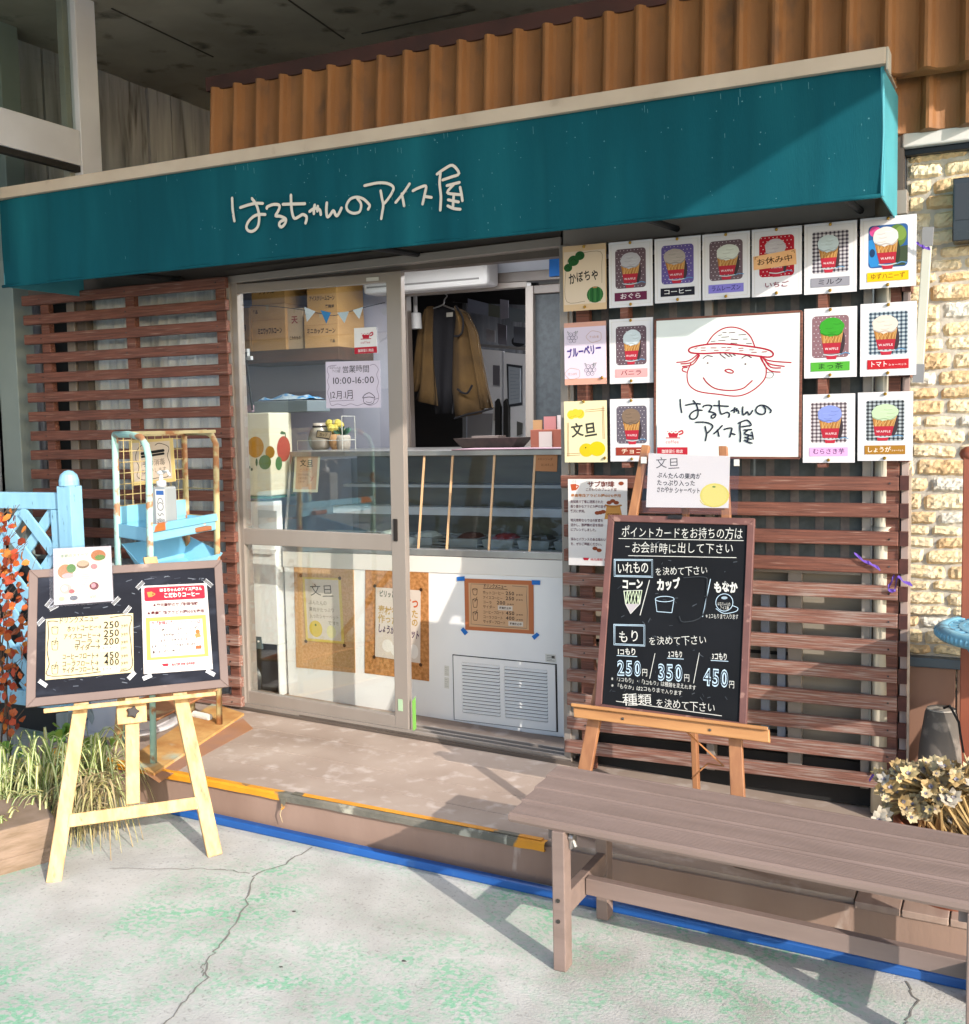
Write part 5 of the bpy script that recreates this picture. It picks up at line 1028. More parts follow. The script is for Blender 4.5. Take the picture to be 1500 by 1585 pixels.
mb=MB(); t0=Y(.035,1397,207); t1=Y(.035,1397,229); mb.box((t0.x,.03,t1.z),(3.5,.12,t0.z+.01),P('#e2deda')); mb.build('gutter',hb,bev=.006)
mb=MB(); mb.box((sx-.03,ys-.04,t1.z-.022),(3.5,ys+.01,t1.z-.001),navy); mb.build('eaves_trim',hb,bev=.003)
vb=thing('wall_vent_box','dark glossy box on the stone wall at the right edge','box',Y(ys,1490,320)); a=Y(ys-.09,1475,276); b=Y(ys-.09,1560,367)
mb=MB(); mb.box((a.x,ys-.09,b.z),(b.x+.1,ys+.0,a.z),mat('black glossy plastic','#17181b','#222428',rough=.15,sc=5)); mb.build('housing',vb,bev=.004)
mb=MB(); mb.box((a.x+.008,ys-.094,b.z+.07),(b.x+.09,ys-.0905,a.z-.02),P('#3a3c42',.1)); mb.build('window',vb)
tb=thing('cast_iron_table','round light blue cast iron table with beaded rim at the right edge','table',(2.42,-.45,.1)); tm_=mat('blue cast iron','#5f93ac','#6fa6bd',rough=.5,sc=12,c3='#3d5f74',sc3=20,lo3=.58,hi3=.64); c=Zp(.857,1463,958); rt=.30; cx,cyy,cz=c.x+rt*.93,c.y-rt*.34,.857
mb=MB(); 
for i in range(7):
    r0=.02+i*.04
    mb.lathe((cx,cyy,cz),[(r0,-.008),(r0,0),(r0+.013,0),(r0+.013,-.008),(r0,-.0079)],tm_,40)
for k in range(36):
    a=2*math.pi*k/36; mb.bar((cx+.03*math.cos(a),cyy+.03*math.sin(a),cz-.004),(cx+.285*math.cos(a+.25),cyy+.285*math.sin(a+.25),cz-.004),.012,.006,tm_)
    mb.bar((cx+.03*math.cos(a),cyy+.03*math.sin(a),cz-.0045),(cx+.285*math.cos(a-.25),cyy+.285*math.sin(a-.25),cz-.0045),.012,.006,tm_)
mb.build('table_top',tb)
mb=MB(); mb.lathe((cx,cyy,cz),[(.265,-.03),(.265,0),(.285,.004),(.30,-.004),(.303,-.02),(.297,-.034),(.27,-.03)],tm_,60)
for k in range(90): a=2*math.pi*k/90; mb.ball((cx+.300*math.cos(a),cyy+.300*math.sin(a),cz-.018),.0085,tm_,6,(1,1,1.5))
mb.build('rim',tb,smooth=True)
for k in range(3):
    a=k*2.09+3.3; mb=MB(); mb.tube([(cx+.22*math.cos(a),cyy+.22*math.sin(a),cz-.03),(cx+.16*math.cos(a),cyy+.16*math.sin(a),cz-.12),(cx+.06*math.cos(a),cyy+.06*math.sin(a),.45),(cx+.1*math.cos(a),cyy+.1*math.sin(a),.25),(cx+.24*math.cos(a),cyy+.24*math.sin(a),tz(2.4)+.02)],.014,tm_,8); mb.build('leg',tb,smooth=True)
po=thing('brown_pole','reddish brown square pole at the right picture edge','pole',(2.2,-.1,.1)); a=Y(-.1,1491,705); mb=MB(); mb.box((a.x,-.1,tz(2.2)),(a.x+.05,-.05,a.z),mat('red brown paint','#8a4a34','#7a3f2c',rough=.5,sc=3)); mb.build('shaft',po,bev=.003); mb=MB(); mb.ball((a.x+.02,-.075,a.z+.004),.034,MT['red brown paint'],12,(1,1,.8)); mb.build('cap',po,smooth=True)
ur=thing('upturned_pot','upturned dark grey clay pot with a black cord beside the slat screen','pot',(2.14,-.1,.2)); a,b=Y(-.1,1419,1180),Y(-.1,1492,1180); cxx=(a.x+b.x)/2; zz=tz(cxx); zt_=Y(-.1,1455,1100).z; H_=zt_-zz; r_=(b.x-a.x)/2
mb=MB(); mb.lathe((cxx,-.08,zz),[(r_*1.03,0),(r_*1.08,.03),(r_*1.06,H_*.35),(r_*.93,H_*.7),(r_*.70,H_*.97),(r_*.64,H_)],mat('grey clay','#5f5852','#4f4943',rough=.85,sc=7,c3='#756c64',sc3=12,bump=.2),28); mb.build('body',ur,smooth=True)
mb=MB(); mb.lathe((cxx,-.08,zz+H_),[(r_*.63,0),(r_*.62,.004),(.002,.005)],P('#b3aaa0'),24); mb.build('base',ur)
mb=MB(); mb.tube([(cxx+.01,-.1,zz+H_+.01),(cxx+.03,-.14,zz+H_+.03),(cxx+.06,-.16,zz+H_-.02),(cxx+.075,-.16,zz+H_-.12)],.004,P('#1c1c1e'),6); mb.build('cord',ur)
rd=thing('aluminium_rod','pale aluminium rod with grey end caps tied beside the cards','rod',Y(-.07,1425,590)); t_,b_=Y(-.07,1437,352),Y(-.07,1421,592)
mb=MB(); mb.bar(t_,b_,.030,.02,mat('pale rod','#b9b7aa','#a9a89c',rough=.35,sc=3),up=(0,1,0)); mb.build('rod',rd,bev=.003)
for p_,q_ in ((t_,t_.lerp(b_,.12)),(b_.lerp(t_,.12),b_)):
    mb=MB(); mb.bar(p_,q_,.034,.024,P('#8f8f92'),up=(0,1,0)); mb.build('end_cap',rd)
pu=P('#6a4ab0',.4)
for i,(pts,lab) in enumerate(((((1322,856),(1336,868),(1350,874),(1362,882)),'purple ribbon tied across the downpipe behind the screen'),(((1384,890),(1379,902),(1374,912),(1384,914),(1389,893),(1398,900),(1412,906)),'purple ribbon bow tied at the end of the right screen'),(((1418,376),(1424,380),(1432,384),(1440,386)),'purple ribbon tying the rod beside the yuzu card'),(((1345,1208),(1356,1196),(1368,1192),(1362,1204)),'purple ribbon tail low on the right screen behind the succulent'))):
    mb=MB(); yv=-.06 if i!=2 else -.1; q=[Y(yv,*p) for p in smooth(list(pts),3)]; n=len(q); vs=[]
    for k,p in enumerate(q): vs+=[p+V((0,.002*math.sin(k*2),.003+.003*(k%3))),p+V((.002,-.004,-.004))]
    mb.add(vs,[[2*k,2*k+1,2*k+3,2*k+2] for k in range(n-1)],pu); mb.ball(q[n//2],.006,pu,8); o=mb.build('ribbon'); setp(o,lab,'ribbon')
#PART5
# ================================================================== inside: freezer counter
fz=thing('ice_cream_freezer','white glass fronted ice cream freezer counter in the shop doorway','freezer',(.1,.6,.17)); yF=.30
a=Y(yF,438,847); xL=a.x; xR=.80; c0=Y(yF,640,1112)
zTop=lambda x:a.z+(Y(yF,867,860).z-a.z)*(x-xL)/(Y(yF,867,860).x-xL); zBot=lambda x:c0.z+(Y(yF,873,1142).z-c0.z)*(x-c0.x)/(Y(yF,873,1142).x-c0.x)
fr=lambda y0,za,zb,y1,zc,zd:[(xL,y0,za),(xR,y0,zb),(xR,y1,zd),(xL,y1,zc)]
mb=MB(); mb.hexa([(xL,yF,zBot(xL)),(xR,yF,zBot(xR)),(xR,1.0,zBot(xR)),(xL,1.0,zBot(xL))],[(xL,yF,zTop(xL)-.04),(xR,yF,zTop(xR)-.04),(xR,1.0,zTop(xR)-.04),(xL,1.0,zTop(xL)-.04)],fz_m); mb.build('body',fz,bev=.006)
mb=MB(); mb.hexa([(xL,yF-.006,zTop(xL)-.095),(xR,yF-.006,zTop(xR)-.095),(xR,yF-.001,zTop(xR)-.095),(xL,yF-.001,zTop(xL)-.095)],[(xL,yF-.006,zTop(xL)-.02),(xR,yF-.006,zTop(xR)-.02),(xR,yF-.001,zTop(xR)-.02),(xL,yF-.001,zTop(xL)-.02)],fzt_m)
mb.hexa([(xL,yF-.008,zTop(xL)-.018),(xR,yF-.008,zTop(xR)-.018),(xR,yF+.05,zTop(xR)-.018),(xL,yF+.05,zTop(xL)-.018)],[(xL,yF-.008,zTop(xL)+.012),(xR,yF-.008,zTop(xR)+.012),(xR,yF+.05,zTop(xR)+.012),(xL,yF+.05,zTop(xL)+.012)],steel_m)
mb.build('front_rail',fz,bev=.002)
t=X(xL,452,703); yT=t.y; zS=t.z
mb=MB(); mb.box((xL,yT-.02,zS-.012),(xR,1.05,zS+.012),steel_m); mb.build('top_shelf',fz,bev=.002)
gl0=(xL,yF+.02,zTop(xL)+.012); gl1=(xR,yF+.02,zTop(xR)+.012)
mb=MB(); mb.add([gl0,gl1,(xR,yT,zS-.012),(xL,yT,zS-.012)],[[0,1,2,3]],glassm('freezer glass',(.9,.94,.92,1),1.42)); mb.build('pane',fz)
mb=MB(); mb.add([(xL,yF+.02,zTop(xL)),(xL,yT,zS),(xL,1.0,zS),(xL,1.0,zTop(xL))],[[0,1,2,3]],MT['freezer glass']); mb.build('pane',fz)
mb=MB(); mb.bar(gl0,(xL,yT,zS),.012,.012,steel_m); mb.build('corner_bar',fz)
for px0,px1 in ((668,648),(712,692),(768,757),(833,820)):
    f=(px1-640)/(867-640); xb=Y(yF+.02,px1,847).x
    mb=MB(); mb.bar((xb,yF+.017,zTop(xb)+.012),(xb,yT-.004,zS-.012),.010,.004,mat('amber glass joint','#c9a27a' if px0==668 else '#a8998a',rough=.4,sc=3)); mb.build('glass_joint',fz)
mb=MB(); mb.box((xL+.02,.96,zTop(0)),(xR,.99,zS-.012),mat('freezer liner','#79736a','#4f4a45',rough=.5,sc=2,st=(.6,1,3))); mb.build('back_panel',fz)
mb=MB(); m_=mat('tub metal','#b6b6c0','#9a9aa6',rough=.35,sc=3); zz=zTop(0)
mb.box((xL+.03,.70,zz+.13),(xR,.78,zz+.17),m_); mb.box((xL+.03,.80,zz+.26),(xR,.95,zz+.275),m_); mb.build('inner_ledge',fz)
mb=MB(); mb.box((xL+.02,yF+.06,zz-.03),(xR,.95,zz-.02),dark_m)
for i in range(6): mb.box((xL+.02,yF+.10+i*.05,zz-.008+i*.010),(xR,yF+.11+i*.05,zz-.003+i*.010),P('#8b8d90',.4))
mb.build('wire_floor',fz)
for i,(x,c) in enumerate(((-.42,'#cfd8d0'),(-.22,'#b8c0c0'),(.02,'#5a3a34'),(.20,'#8f3a40'),(.38,'#4a4644'),(.56,'#c2b8a8'))):
    mb=MB(); mb.hexa([(x-.07,.5,zz-.01),(x+.07,.5,zz-.01),(x+.07,.68,zz-.01),(x-.07,.68,zz-.01)],[(x-.08,.49,zz+.04),(x+.08,.49,zz+.04),(x+.08,.69,zz+.04),(x-.08,.69,zz+.04)],P('#9aa0a4',.4)); mb.ball((x,.59,zz+.03),.07,P(c),10,(1,1.2,.5)); mb.build('tub',fz,smooth=False)
# grille
def fp(px,py,off=0): p=Y(yF-off,px,py); return p
mb=MB(); q=[fp(700.9,1012.7),fp(862,1027.8),fp(864,1133),fp(703,1113.6)]; s=Sheet(q,fz)
mb.prism([s.pt(x,y,0) for x,y in ((0,0),(1,0),(1,1),(0,1))],(0,-.003,0),P('#34312e')); 
for (u0,v0,u1,v1) in ((.012,.012,.988,.10),(.012,.87,.988,.988),(.012,.10,.095,.87),(.915,.10,.988,.87),(.465,.10,.51,.87)): mb.prism([s.pt(x,y,0)+V((0,-.003,0)) for x,y in ((u0,v0),(u1,v0),(u1,v1),(u0,v1))],(0,-.005,0),fz_m)
gr=mb.build('grille',fz)
for u0,u1 in ((.097,.463),(.512,.913)):
    for i in range(15):
        v0=.105+i*.0512; mb=MB(); mb.hexa([s.pt(u0,v0,0)+V((0,-.0035,0)),s.pt(u1,v0,0)+V((0,-.0035,0)),s.pt(u1,v0+.006,0)+V((0,-.0035,0)),s.pt(u0,v0+.006,0)+V((0,-.0035,0))],[s.pt(u0,v0+.028,0)+V((0,-.011,0)),s.pt(u1,v0+.028,0)+V((0,-.011,0)),s.pt(u1,v0+.036,0)+V((0,-.011,0)),s.pt(u0,v0+.036,0)+V((0,-.011,0))],fz_m); mb.build('louvre',gr)
yQ=yF-.003
for c4,t in (([(688,1030),(695,1031),(695,1047),(688,1046)],0),([(688,1048),(695,1049),(695,1066),(688,1065)],0),([(844,1012),(860,1013.5),(861,1026),(844.5,1024.5)],1)):
    s=Sheet([Y(yQ,*p) for p in c4],fz); s.base(P('#e9e6dc'),.0006,'caution_label'); s.layer('label_print'); 
    for i in range(4): s.line([(.15,.2+i*.2),(.85 if i%2 else .6,.2+i*.2)],.05,P('#8a8680'),False)
    if t: s.rect(.6,.15,.9,.5,P('#5a5650'))
    s.flush()
for x,y in ((450,868),(513,870),(603,878)):
    mb=MB(); mb.ball(Y(yF-.001,x,y),.004,P('#77706a'),6); mb.build('hook',fz)
# cork boards and papers on the freezer front
Z6=(360,840,5.28); Z7=(600,840,4.66)
s=sheety('cork_board','upright cork board with a yellow notice seen through the lower door glass, left one','cork board',yQ,[(454.7,872),(547.5,876),(550,1041.7),(458.5,1033)],thick=.003,base='board',bm=cork_m)
s=sheety('citrus_notice','yellow edged handwritten citrus notice pinned to the left cork board','notice',yQ-.004,[(468,893),(527.6,895),(533,997),(473.6,991.5)],paper='#efcf70',thick=.001)
s.layer('print'); s.rect(.06,.03,.93,.96,P('#e6d6c8')); s.ell(.28,.80,.17,.13,P('#e6c650')); s.circ(.28,.74,.025,P('#5f7a2c')); s.ell(.68,.83,.12,.10,P('#efe2a8'))
for x,y in ((-.04,-.02),(.97,.0),(1.0,1.02),(.0,1.01)): s.circ(x,y,.04,P('#5a3218'))
s.layer('lettering'); s.text('文旦',(.17,.28),(.8,.28),.17,P('#5c5450'),.0,1)
for i,t in enumerate(('ぶんたんの','果肉がたっぷり','入ったシャーベット')): s.text(t,(.13,.42+i*.105),(.13+.095*len(t) if i<2 else .9,.42+i*.105),.06,P('#6a605a'),.0,1)
s.text('です!!',(.6,.72),(.88,.72),.06,P('#6a605a'),.0,1); s.flush()
s=sheety('cork_board','darker rounded cork board with a ginger sorbet notice behind the door stile','cork board',yQ,[(565.5,877),(663,884),(664,1054.6),(564.5,1041.7)],thick=.003,base='board',bm=mat('dark cork','#b57d4a','#93602f',rough=.9,sc=60,lo=.4,hi=.6))
s=sheety('ginger_notice','beige handwritten ginger sorbet notice pinned to the darker cork board','notice',yQ-.004,[(581.6,909),(651,914),(650.4,1026.7),(580.6,1016)],paper='#e3d3c6',thick=.001)
s.layer('print'); 
for x,y in ((-.02,-.02),(1.01,-.01),(1.01,1.02),(-.02,1.01)): s.circ(x,y,.035,P('#4a2a18'))
s.ell(.28,.82,.12,.09,P('#f4ece4')); s.ell(.45,.87,.1,.08,P('#f4ece4')); s.ell(.86,.85,.1,.1,P('#f4ece4'))
s.layer('lettering'); s.text('ピリッと',(.08,.12),(.45,.12),.08,P('#4a5640'),.03,1); s.text('あつあつ',(.4,.22),(.95,.24),.11,P('#d06030'),.04,1); s.text('素材を使った',(.06,.36),(.95,.38),.10,P('#c0983c'),.02,1); s.text('作ったお店の',(.06,.48),(.95,.50),.10,P('#c0983c'),.02,1); s.text('しょうがシャーベット',(.06,.62),(.98,.66),.10,P('#4a2456'),.03,1); s.flush()
s=sheety('drink_menu','orange bordered drink menu held by blue tape on the freezer front','menu',yQ,zm(Z7,[(553,258),(1052,275),(1055,660),(560,628)]),paper='#c8774c',thick=.001)
ms=s; s.layer('print'); s.rect(.06,.08,.93,.93,P('#dbae84')); bk=P('#5a463c')
s.line([(.3,.1),(.1,.1),(.09,.3),(.1,.6),(.09,.88),(.3,.89),(.6,.9),(.9,.9),(.91,.6),(.9,.3),(.91,.12),(.7,.11)],.008,P('#8a7a6a'),False)
for y,st in ((.25,0),(.45,1),(.70,1)):
    s.line([(.12,y-.05),(.155,y-.035),(.19,y-.05),(.155,y-.065),(.12,y-.05)],.008,bk); s.line([(.12,y-.05),(.13,y+.05+.04*st),(.155,y+.06+.04*st),(.18,y+.05+.04*st),(.19,y-.05)],.008,bk)
    if st: s.line([(.15,y),(.185,y-.1)],.008,bk)
s.layer('lettering'); s.text('ドリンクメニュー',(.28,.155),(.62,.16),.07,bk,.03,1); s.line([(.28,.175),(.63,.18)],.008,bk,False)
for t,x1,p,y in (('ホットコーヒー',.58,'250',.28),('アイスコーヒー',.56,'250',.375),('コーラ',.4,'200',.465),('サイダー',.45,None,.55),('コーヒーフロート',.58,'450',.655),('コーラフロート',.56,'400',.75),('サイダーフロート',.6,None,.84)):
    s.text(t,(.27,y),(x1,y+.005),.055,bk,.01,1); px_=.6 if p!='200' else .47
    if p: s.text(p,(px_,y+.005),(px_+.13,y+.007),.075,bk,.02); s.text('yen',(px_+.15,y+.005),(px_+.25,y+.007),.04,bk)
    else: s.rect(x1+.04,y-.06,x1+.25,y+.03,P('#e6d6c6')); s.text('販売休止中',(x1+.06,y+.005),(x1+.23,y+.005),.04,P('#5a463c'),.03)
s.flush(); tbm=P('#2a78d0',.6)
for c4 in ([(707,893),(719,892),(719.5,899),(707.5,899.5)],[(823,898),(836,898.5),(836,905.5),(823.5,905)],[(713,975),(717,971),(724.5,979),(719.5,983.5)],[(823,985),(831,979),(835,983),(827,990.5)]):
    mb=MB(); mb.prism([Y(yQ-.0025,*p) for p in c4],(0,.0008,0),tbm); mb.build('blue_tape',ms.par)
# cards on the freezer glass
def gpt(px,py):
    A_,B_=V(gl0),V((xL,yT,zS-.012)); n=(V(gl1)-A_).cross(B_-A_).normalized(); 
    if n.dot(CP-A_)<0: n=-n
    return onp(A_+n*.004,n,px,py)
s=sheet('citrus_card','small cream bordered citrus card on the left of the freezer glass','card',[gpt(*p) for p in ((457,701.7),(496,701.7),(491.7,762),(453.6,761.5))],paper='#e6e6c8',thick=.001)
s.layer('print'); s.rect(.08,.04,.92,.93,P('#d9b494')); s.text('文旦',(.2,.33),(.75,.33),.16,P('#3c3634'),.02,1); s.text('とりたて',(.2,.47),(.7,.47),.08,P('#c0604a'),.0,1)
for i in range(3): s.text('さわやか味'[:5-i],(.15,.58+i*.09),(.6-.07*i,.58+i*.09),.06,P('#6a5048'),.0,1)
s.line([(.65,.6),(.75,.66),(.68,.72),(.8,.6)],.02,P('#c0604a')); s.flush()
s=sheet('melon_soda_card','small orange card at the right corner of the freezer glass','card',[gpt(*p) for p in ((827,703),(863,703.5),(862,730),(826.5,729))],paper='#c98a5c',thick=.001)
s.layer('lettering'); s.text('メロンソーダ',(.14,.35),(.8,.35),.14,P('#5a3a28'),.0,1); s.text('はじめました',(.3,.68),(.85,.68),.14,P('#5a3a28'),.0,1); s.flush()
# things on the freezer top
zt2=zS+.012
def stand(px,py,z=zt2):
    q=Y(.70,px,690); return V((q.x,.70,z))
jr=thing('glass_jar','round glass jar with a dark cord round its neck on the freezer counter','jar',stand(496,686)); p=stand(496,686)
mb=MB(); mb.lathe(p,[(.035,0),(.055,.02),(.062,.06),(.05,.10),(.034,.118),(.036,.14)],mat('milky glass','#c4b8aa','#b0a497',rough=.2,sc=5),20); mb.build('body',jr,smooth=True)
mb=MB(); mb.lathe(p,[(.036,.116),(.040,.120),(.036,.126)],P('#3a2f2a'),16); mb.build('cord',jr)
fl=thing('flower_ornament','yellow paper flower ornament in an orange cup on the freezer counter','ornament',stand(518,686)); p=stand(520,686)
mb=MB(); mb.lathe(p,[(.02,0),(.036,.03),(.04,.08)],P('#d0a070'),16); mb.build('cup',fl,smooth=True)
mb=MB()
for i in range(16): a=i*.9; mb.ball(p+V((.03*math.cos(a)*(i%3)/2,.03*math.sin(a)*(i%3)/2,.10+.012*(i%4))),.022,P('#e6cf62' if i%3 else '#efe6c0'),8)
mb.build('flower',fl)
su=thing('succulent','green succulent in a small white pot on the freezer counter','plant',stand(532,694)); p=stand(532,695)
mb=MB(); mb.lathe(p,[(.03,0),(.036,.02),(.038,.06),(.034,.075)],P('#cbbfb2'),18); mb.build('pot',su,smooth=True)
mb=MB()
for i in range(26): leafquad(mb,p+V((0,0,.07)),(rr.uniform(-1,1),rr.uniform(-1,1),rr.uniform(.3,1.4)),(0,-1,.3),.06,.016,P(rr.choice(('#3f6f54','#4f8a68','#2f5a44')),.5))
mb.build('foliage',su)
s=sheet('cup_sign','tiny framed sign leaning on the freezer counter between jar and succulent','sign',[Y(p.y-.06,*q) for q in ((491,666),(513,668),(510,680),(489,677))],paper='#c9b08c',thick=.004); s.layer('lettering'); s.line([(.02,.05),(.98,.05),(.98,.95),(.02,.95),(.02,.05)],.06,ink,False); s.text('カップ',(.22,.7),(.78,.7),.4,ink,.02,1); s.flush()
wk=thing('wire_basket','white wire basket frame round the ornaments on the freezer counter','basket',stand(512,697)); a,b=stand(478,697)-V((0,.1,0)),stand(547,697)-V((0,.1,0)); mb=MB(); h=V((0,0,.05)); H2=V((0,0,.17)); d=V((0,.12,0))
for q in ([a,a+h,b+h,b,a],[b,b+H2],[b+d,b+d+H2,b+H2],[a+d,a+d+h,a+h],[a+d+h,b+d+h,b+h]): mb.tube(q,.0025,P('#d9d6d0',.4),5)
mb.build('frame',wk)
by=thing('paper_tray','brown wicker tray with folded papers on the freezer counter under the hatch','tray',stand(762,692)); p=stand(762,693,zt2); mb=MB(); mb.hexa([p+V((x,y,.002)) for x,y in ((-.13,-.06),(.13,-.06),(.13,.08),(-.13,.08))],[p+V((x,y,.05)) for x,y in ((-.17,-.08),(.17,-.08),(.17,.1),(-.17,.1))],mat('dark wicker','#3c2d28','#2a1f1c',rough=.7,sc=30)); mb.build('basket',by)
mb=MB(); mb.box(p+V((-.09,-.04,.05)),p+V((.05,.05,.06)),P('#8f7f78')); mb.build('papers',by)
pb=thing('pamphlet_box','pink paper pamphlet box at the right end of the freezer counter','box',stand(848,696)); p=stand(848,697); mb=MB(); mb.box(p+V((-.075,-.03,0)),p+V((.09,.05,.085)),P('#a8624f')); mb.build('box',pb,bev=.002)
mb=MB(); mb.box(p+V((-.03,-.034,.0)),p+V((.035,-.031,.075)),P('#e0cfc6')); mb.box(p+V((-.01,-.02,.085)),p+V((.05,-.01,.145)),P('#d08a86')); mb.box(p+V((-.065,-.02,.085)),p+V((-.02,-.01,.13)),P('#c89a6a')); mb.box(p+V((.055,-.015,.085)),p+V((.085,.0,.15)),P('#e6d8d2')); mb.build('leaflets',pb)
cl=MB(); cl.box((xL+.9,yT-.026,zS+.0122),(xR,yT+.2,zS+.0165),P('#a88a94')); o=cl.build('counter_cloth'); setp(o,'thin pinkish cloth strip along the freezer counter edge','cloth')
# chest and cream case at the left, behind the door glass
yC=.26
wm=thing('white_ice_maker','white machine with an open compressor bay low behind the left door glass','machine',Y(yC,408,1085))
mb=MB(); x0_,x1_=Y(yC,366,900).x,Y(yC,428,900).x; yb_=X(x1_,441,900).y; zt_,zm_,zb_=Y(yC,400,776).z,Y(yC,400,996).z,Y(yC,400,1075).z
mb.box((x0_,yC,zm_),(x1_,yb_,zt_),fz_m); mb.box((x0_,yC,.2),(x1_,yb_,zb_),fz_m); mb.box((x1_-.012,yC,zb_),(x1_,yb_,zm_),fz_m); mb.box((x0_,yb_-.02,zb_),(x1_-.012,yb_,zm_),dark_m); mb.build('cabinet',wm,bev=.004)
mb=MB(); p=Y(.36,398,1068); mb.lathe(p,[(.05,0),(.085,.02),(.09,.09),(.07,.14),(.03,.16)],mat('compressor','#3d4044','#2c2e32',rough=.4,sc=6),18); mb.tube([p+V((.05,0,.14)),p+V((.1,-.02,.2)),p+V((.12,0,.1)),p+V((.14,-.02,.02))],.008,P('#8a5a3c',.4),8); mb.build('compressor',wm,smooth=True)
mb=MB(); mb.tube([Y(.4,428,1050),Y(.4,428,1005)],.03,P('#7f8c96',.4),12); mb.build('cylinder',wm,smooth=True)
mb=MB(); mb.qy(yC-.004,[(399,789),(428,791),(428.5,822),(400,822)],.002,P('#dedbd8')); mb.build('notice',wm)
mb=MB(); mb.qy(yC-.004,[(394,985),(404,986),(406,1005),(393,1003)],.01,P('#5f7076')); mb.ball(Y(yC-.008,400,993),.006,wht,8); mb.build('latch',wm)
mb=MB(); mb.qy(yC-.02,[(372,848),(425,851),(421,858),(372,856)],.02,wht); mb.build('handle',wm)
mb=MB(); mb.qy(yC-.004,[(383,1075),(437,1081),(437,1086),(383,1081)],.02,P('#c98f56')); mb.build('kick_board',wm)
fc=thing('cream_fruit_case','cream case with painted fruit stickers behind the door glass','case',Y(yC,410,770))
mb=MB(); a=Y(yC,366,640); b=Y(yC,421,768); yb_=X(b.x,453,700).y; mb.box((a.x,yC-.002,b.z),(b.x,yb_,a.z),mat('cream case','#d9d4bd','#cfcab2',rough=.4,sc=2)); mb.build('body',fc,bev=.006)
mb=MB(); mb.box((a.x,yC-.006,b.z-.012),(b.x+.002,yb_+.01,b.z-.001),P('#5f8a78',.2)); mb.build('glass_edge',fc)
s=Sheet([V((a.x,yC-.003,a.z)),V((b.x,yC-.003,a.z)),V((b.x,yC-.003,b.z)),V((a.x,yC-.003,b.z))],fc); s.layer('fruit_stickers'); ZF=(360,680,5.77)
for x,y,rx,ry,c in ((110,60,40,70,'#b8503c'),(205,70,75,95,'#d99a20'),(335,115,42,55,'#dda030'),(460,85,68,120,'#b54a40'),(290,205,55,65,'#6f8f4a'),(413,215,32,62,'#4a7f52'),(100,220,32,65,'#4a7f52'),(215,205,10,35,'#3f6f48'),(150,250,10,14,'#3f5a40'),(172,268,9,14,'#3f5a40')):
    if x<350: s.ez(ZF,x,y,rx,ry,P(c),18)
s.flush()
ZG=(340,400,5); s=Sheet([V((b.x+.001,yC,a.z)),V((b.x+.001,yb_,a.z)),V((b.x+.001,yb_,b.z)),V((b.x+.001,yC,b.z))],fc); s.layer('fruit_stickers'); s.ez(ZF,456,85,60,115,P('#b54a40'),18); s.ez(ZF,413,215,30,62,P('#4a7f52'),16); s.lz(ZG,[(510,1385),(505,1355),(480,1340)],8,P('#3f5a40')); s.ez(ZG,490,1352,22,10,P('#4a6f4a')); s.flush()
tr=thing('grey_tray','grey tray with a blue patterned towel on top of the cream case','tray',Y(.45,430,636)); a=Y(.42,392,622); b=Y(.42,476,637); mb=MB(); mb.box((a.x,.42,b.z),(b.x,.62,a.z),P('#7f8a90')); mb.build('tray',tr,bev=.004)
mb=MB(); n=14; vs=[]
for j in range(7):
    for i in range(n+1): x=a.x+.02+(b.x-a.x-.03)*i/n; y=.43+j*.028; vs.append((x,y,a.z+.006+(.016+.008*math.sin(i*.9+j)+.010*math.cos(j*1.3+i*.4))*min(1,min(j,6-j)*.8)*min(1,min(i,n-i)*.7+.25)))
mb.add(vs,[[j*(n+1)+i,j*(n+1)+i+1,(j+1)*(n+1)+i+1,(j+1)*(n+1)+i] for j in range(6) for i in range(n)],mat('blue towel','#93a0a8','#2f6f9c',rough=.9,sc=24,lo=.47,hi=.52)); mb.build('towel',tr,smooth=True)
pkb=MB(); pkb.by(.40,366,628,390,637,.15,P('#c9a8b4')); o=pkb.build('pink_box'); setp(o,'flat pink box at the left end of the cream case top','box')
td=thing('tripod','black folding tripod with a white clip standing on the cream case','tripod',Y(.40,384,636)); mb=MB(); p=Y(.40,381,560)
for q in ((377,618),(391,635)): mb.tube([p,Y(.40,*q)],.006,P('#18181a',.4),6)
mb.tube([p,Y(.40,382,545)],.008,P('#18181a',.4),8); mb.build('leg',td); mb=MB(); mb.by(.395,370,552,388,557,.02,P('#d8d8d6')); mb.by(.395,377,540,383,553,.02,P('#d8d8d6')); mb.build('clip',td)
# shelf and boxes
shf=thing('wall_shelf','dark wooden wall shelf of cardboard boxes behind the left door glass','shelf',Y(.9,445,553)); mb=MB(); a=Y(.85,355,546); b=Y(.85,524,556); mb.box((a.x,.85,b.z),(b.x,1.2,a.z),mat('dark shelf wood','#5a3a28','#46301f',rough=.6,sc=4,st=(1,8,8))); mb.build('board',shf)
zsh=a.z
def carton(label,px0,py0,px1,y,hz0,m,marks):
    a_=Y(y,px0,py0); b_=Y(y,px1,py0); t=thing('cardboard_box',label,'box',((a_.x+b_.x)/2,y,hz0),'cardboard boxes on the shelf'); mb=MB(); mb.box((a_.x,y,hz0),(b_.x,y+.26,a_.z),m); mb.build('carton',t,bev=.003)
    s=Sheet([V((a_.x,y-.001,a_.z)),V((b_.x,y-.001,a_.z)),V((b_.x,y-.001,hz0)),V((a_.x,y-.001,hz0))],t); s.layer('print'); 
    for tx,p0,p1,h,c in marks: s.text(tx,p0,p1,h,P(c),.03)
    s.rect(.46,.0,.54,.12,P('#cfb98a')); s.line([(0,.33),(1,.33)],.004,P('#8f6a3a'),False); s.flush(); return a_.z
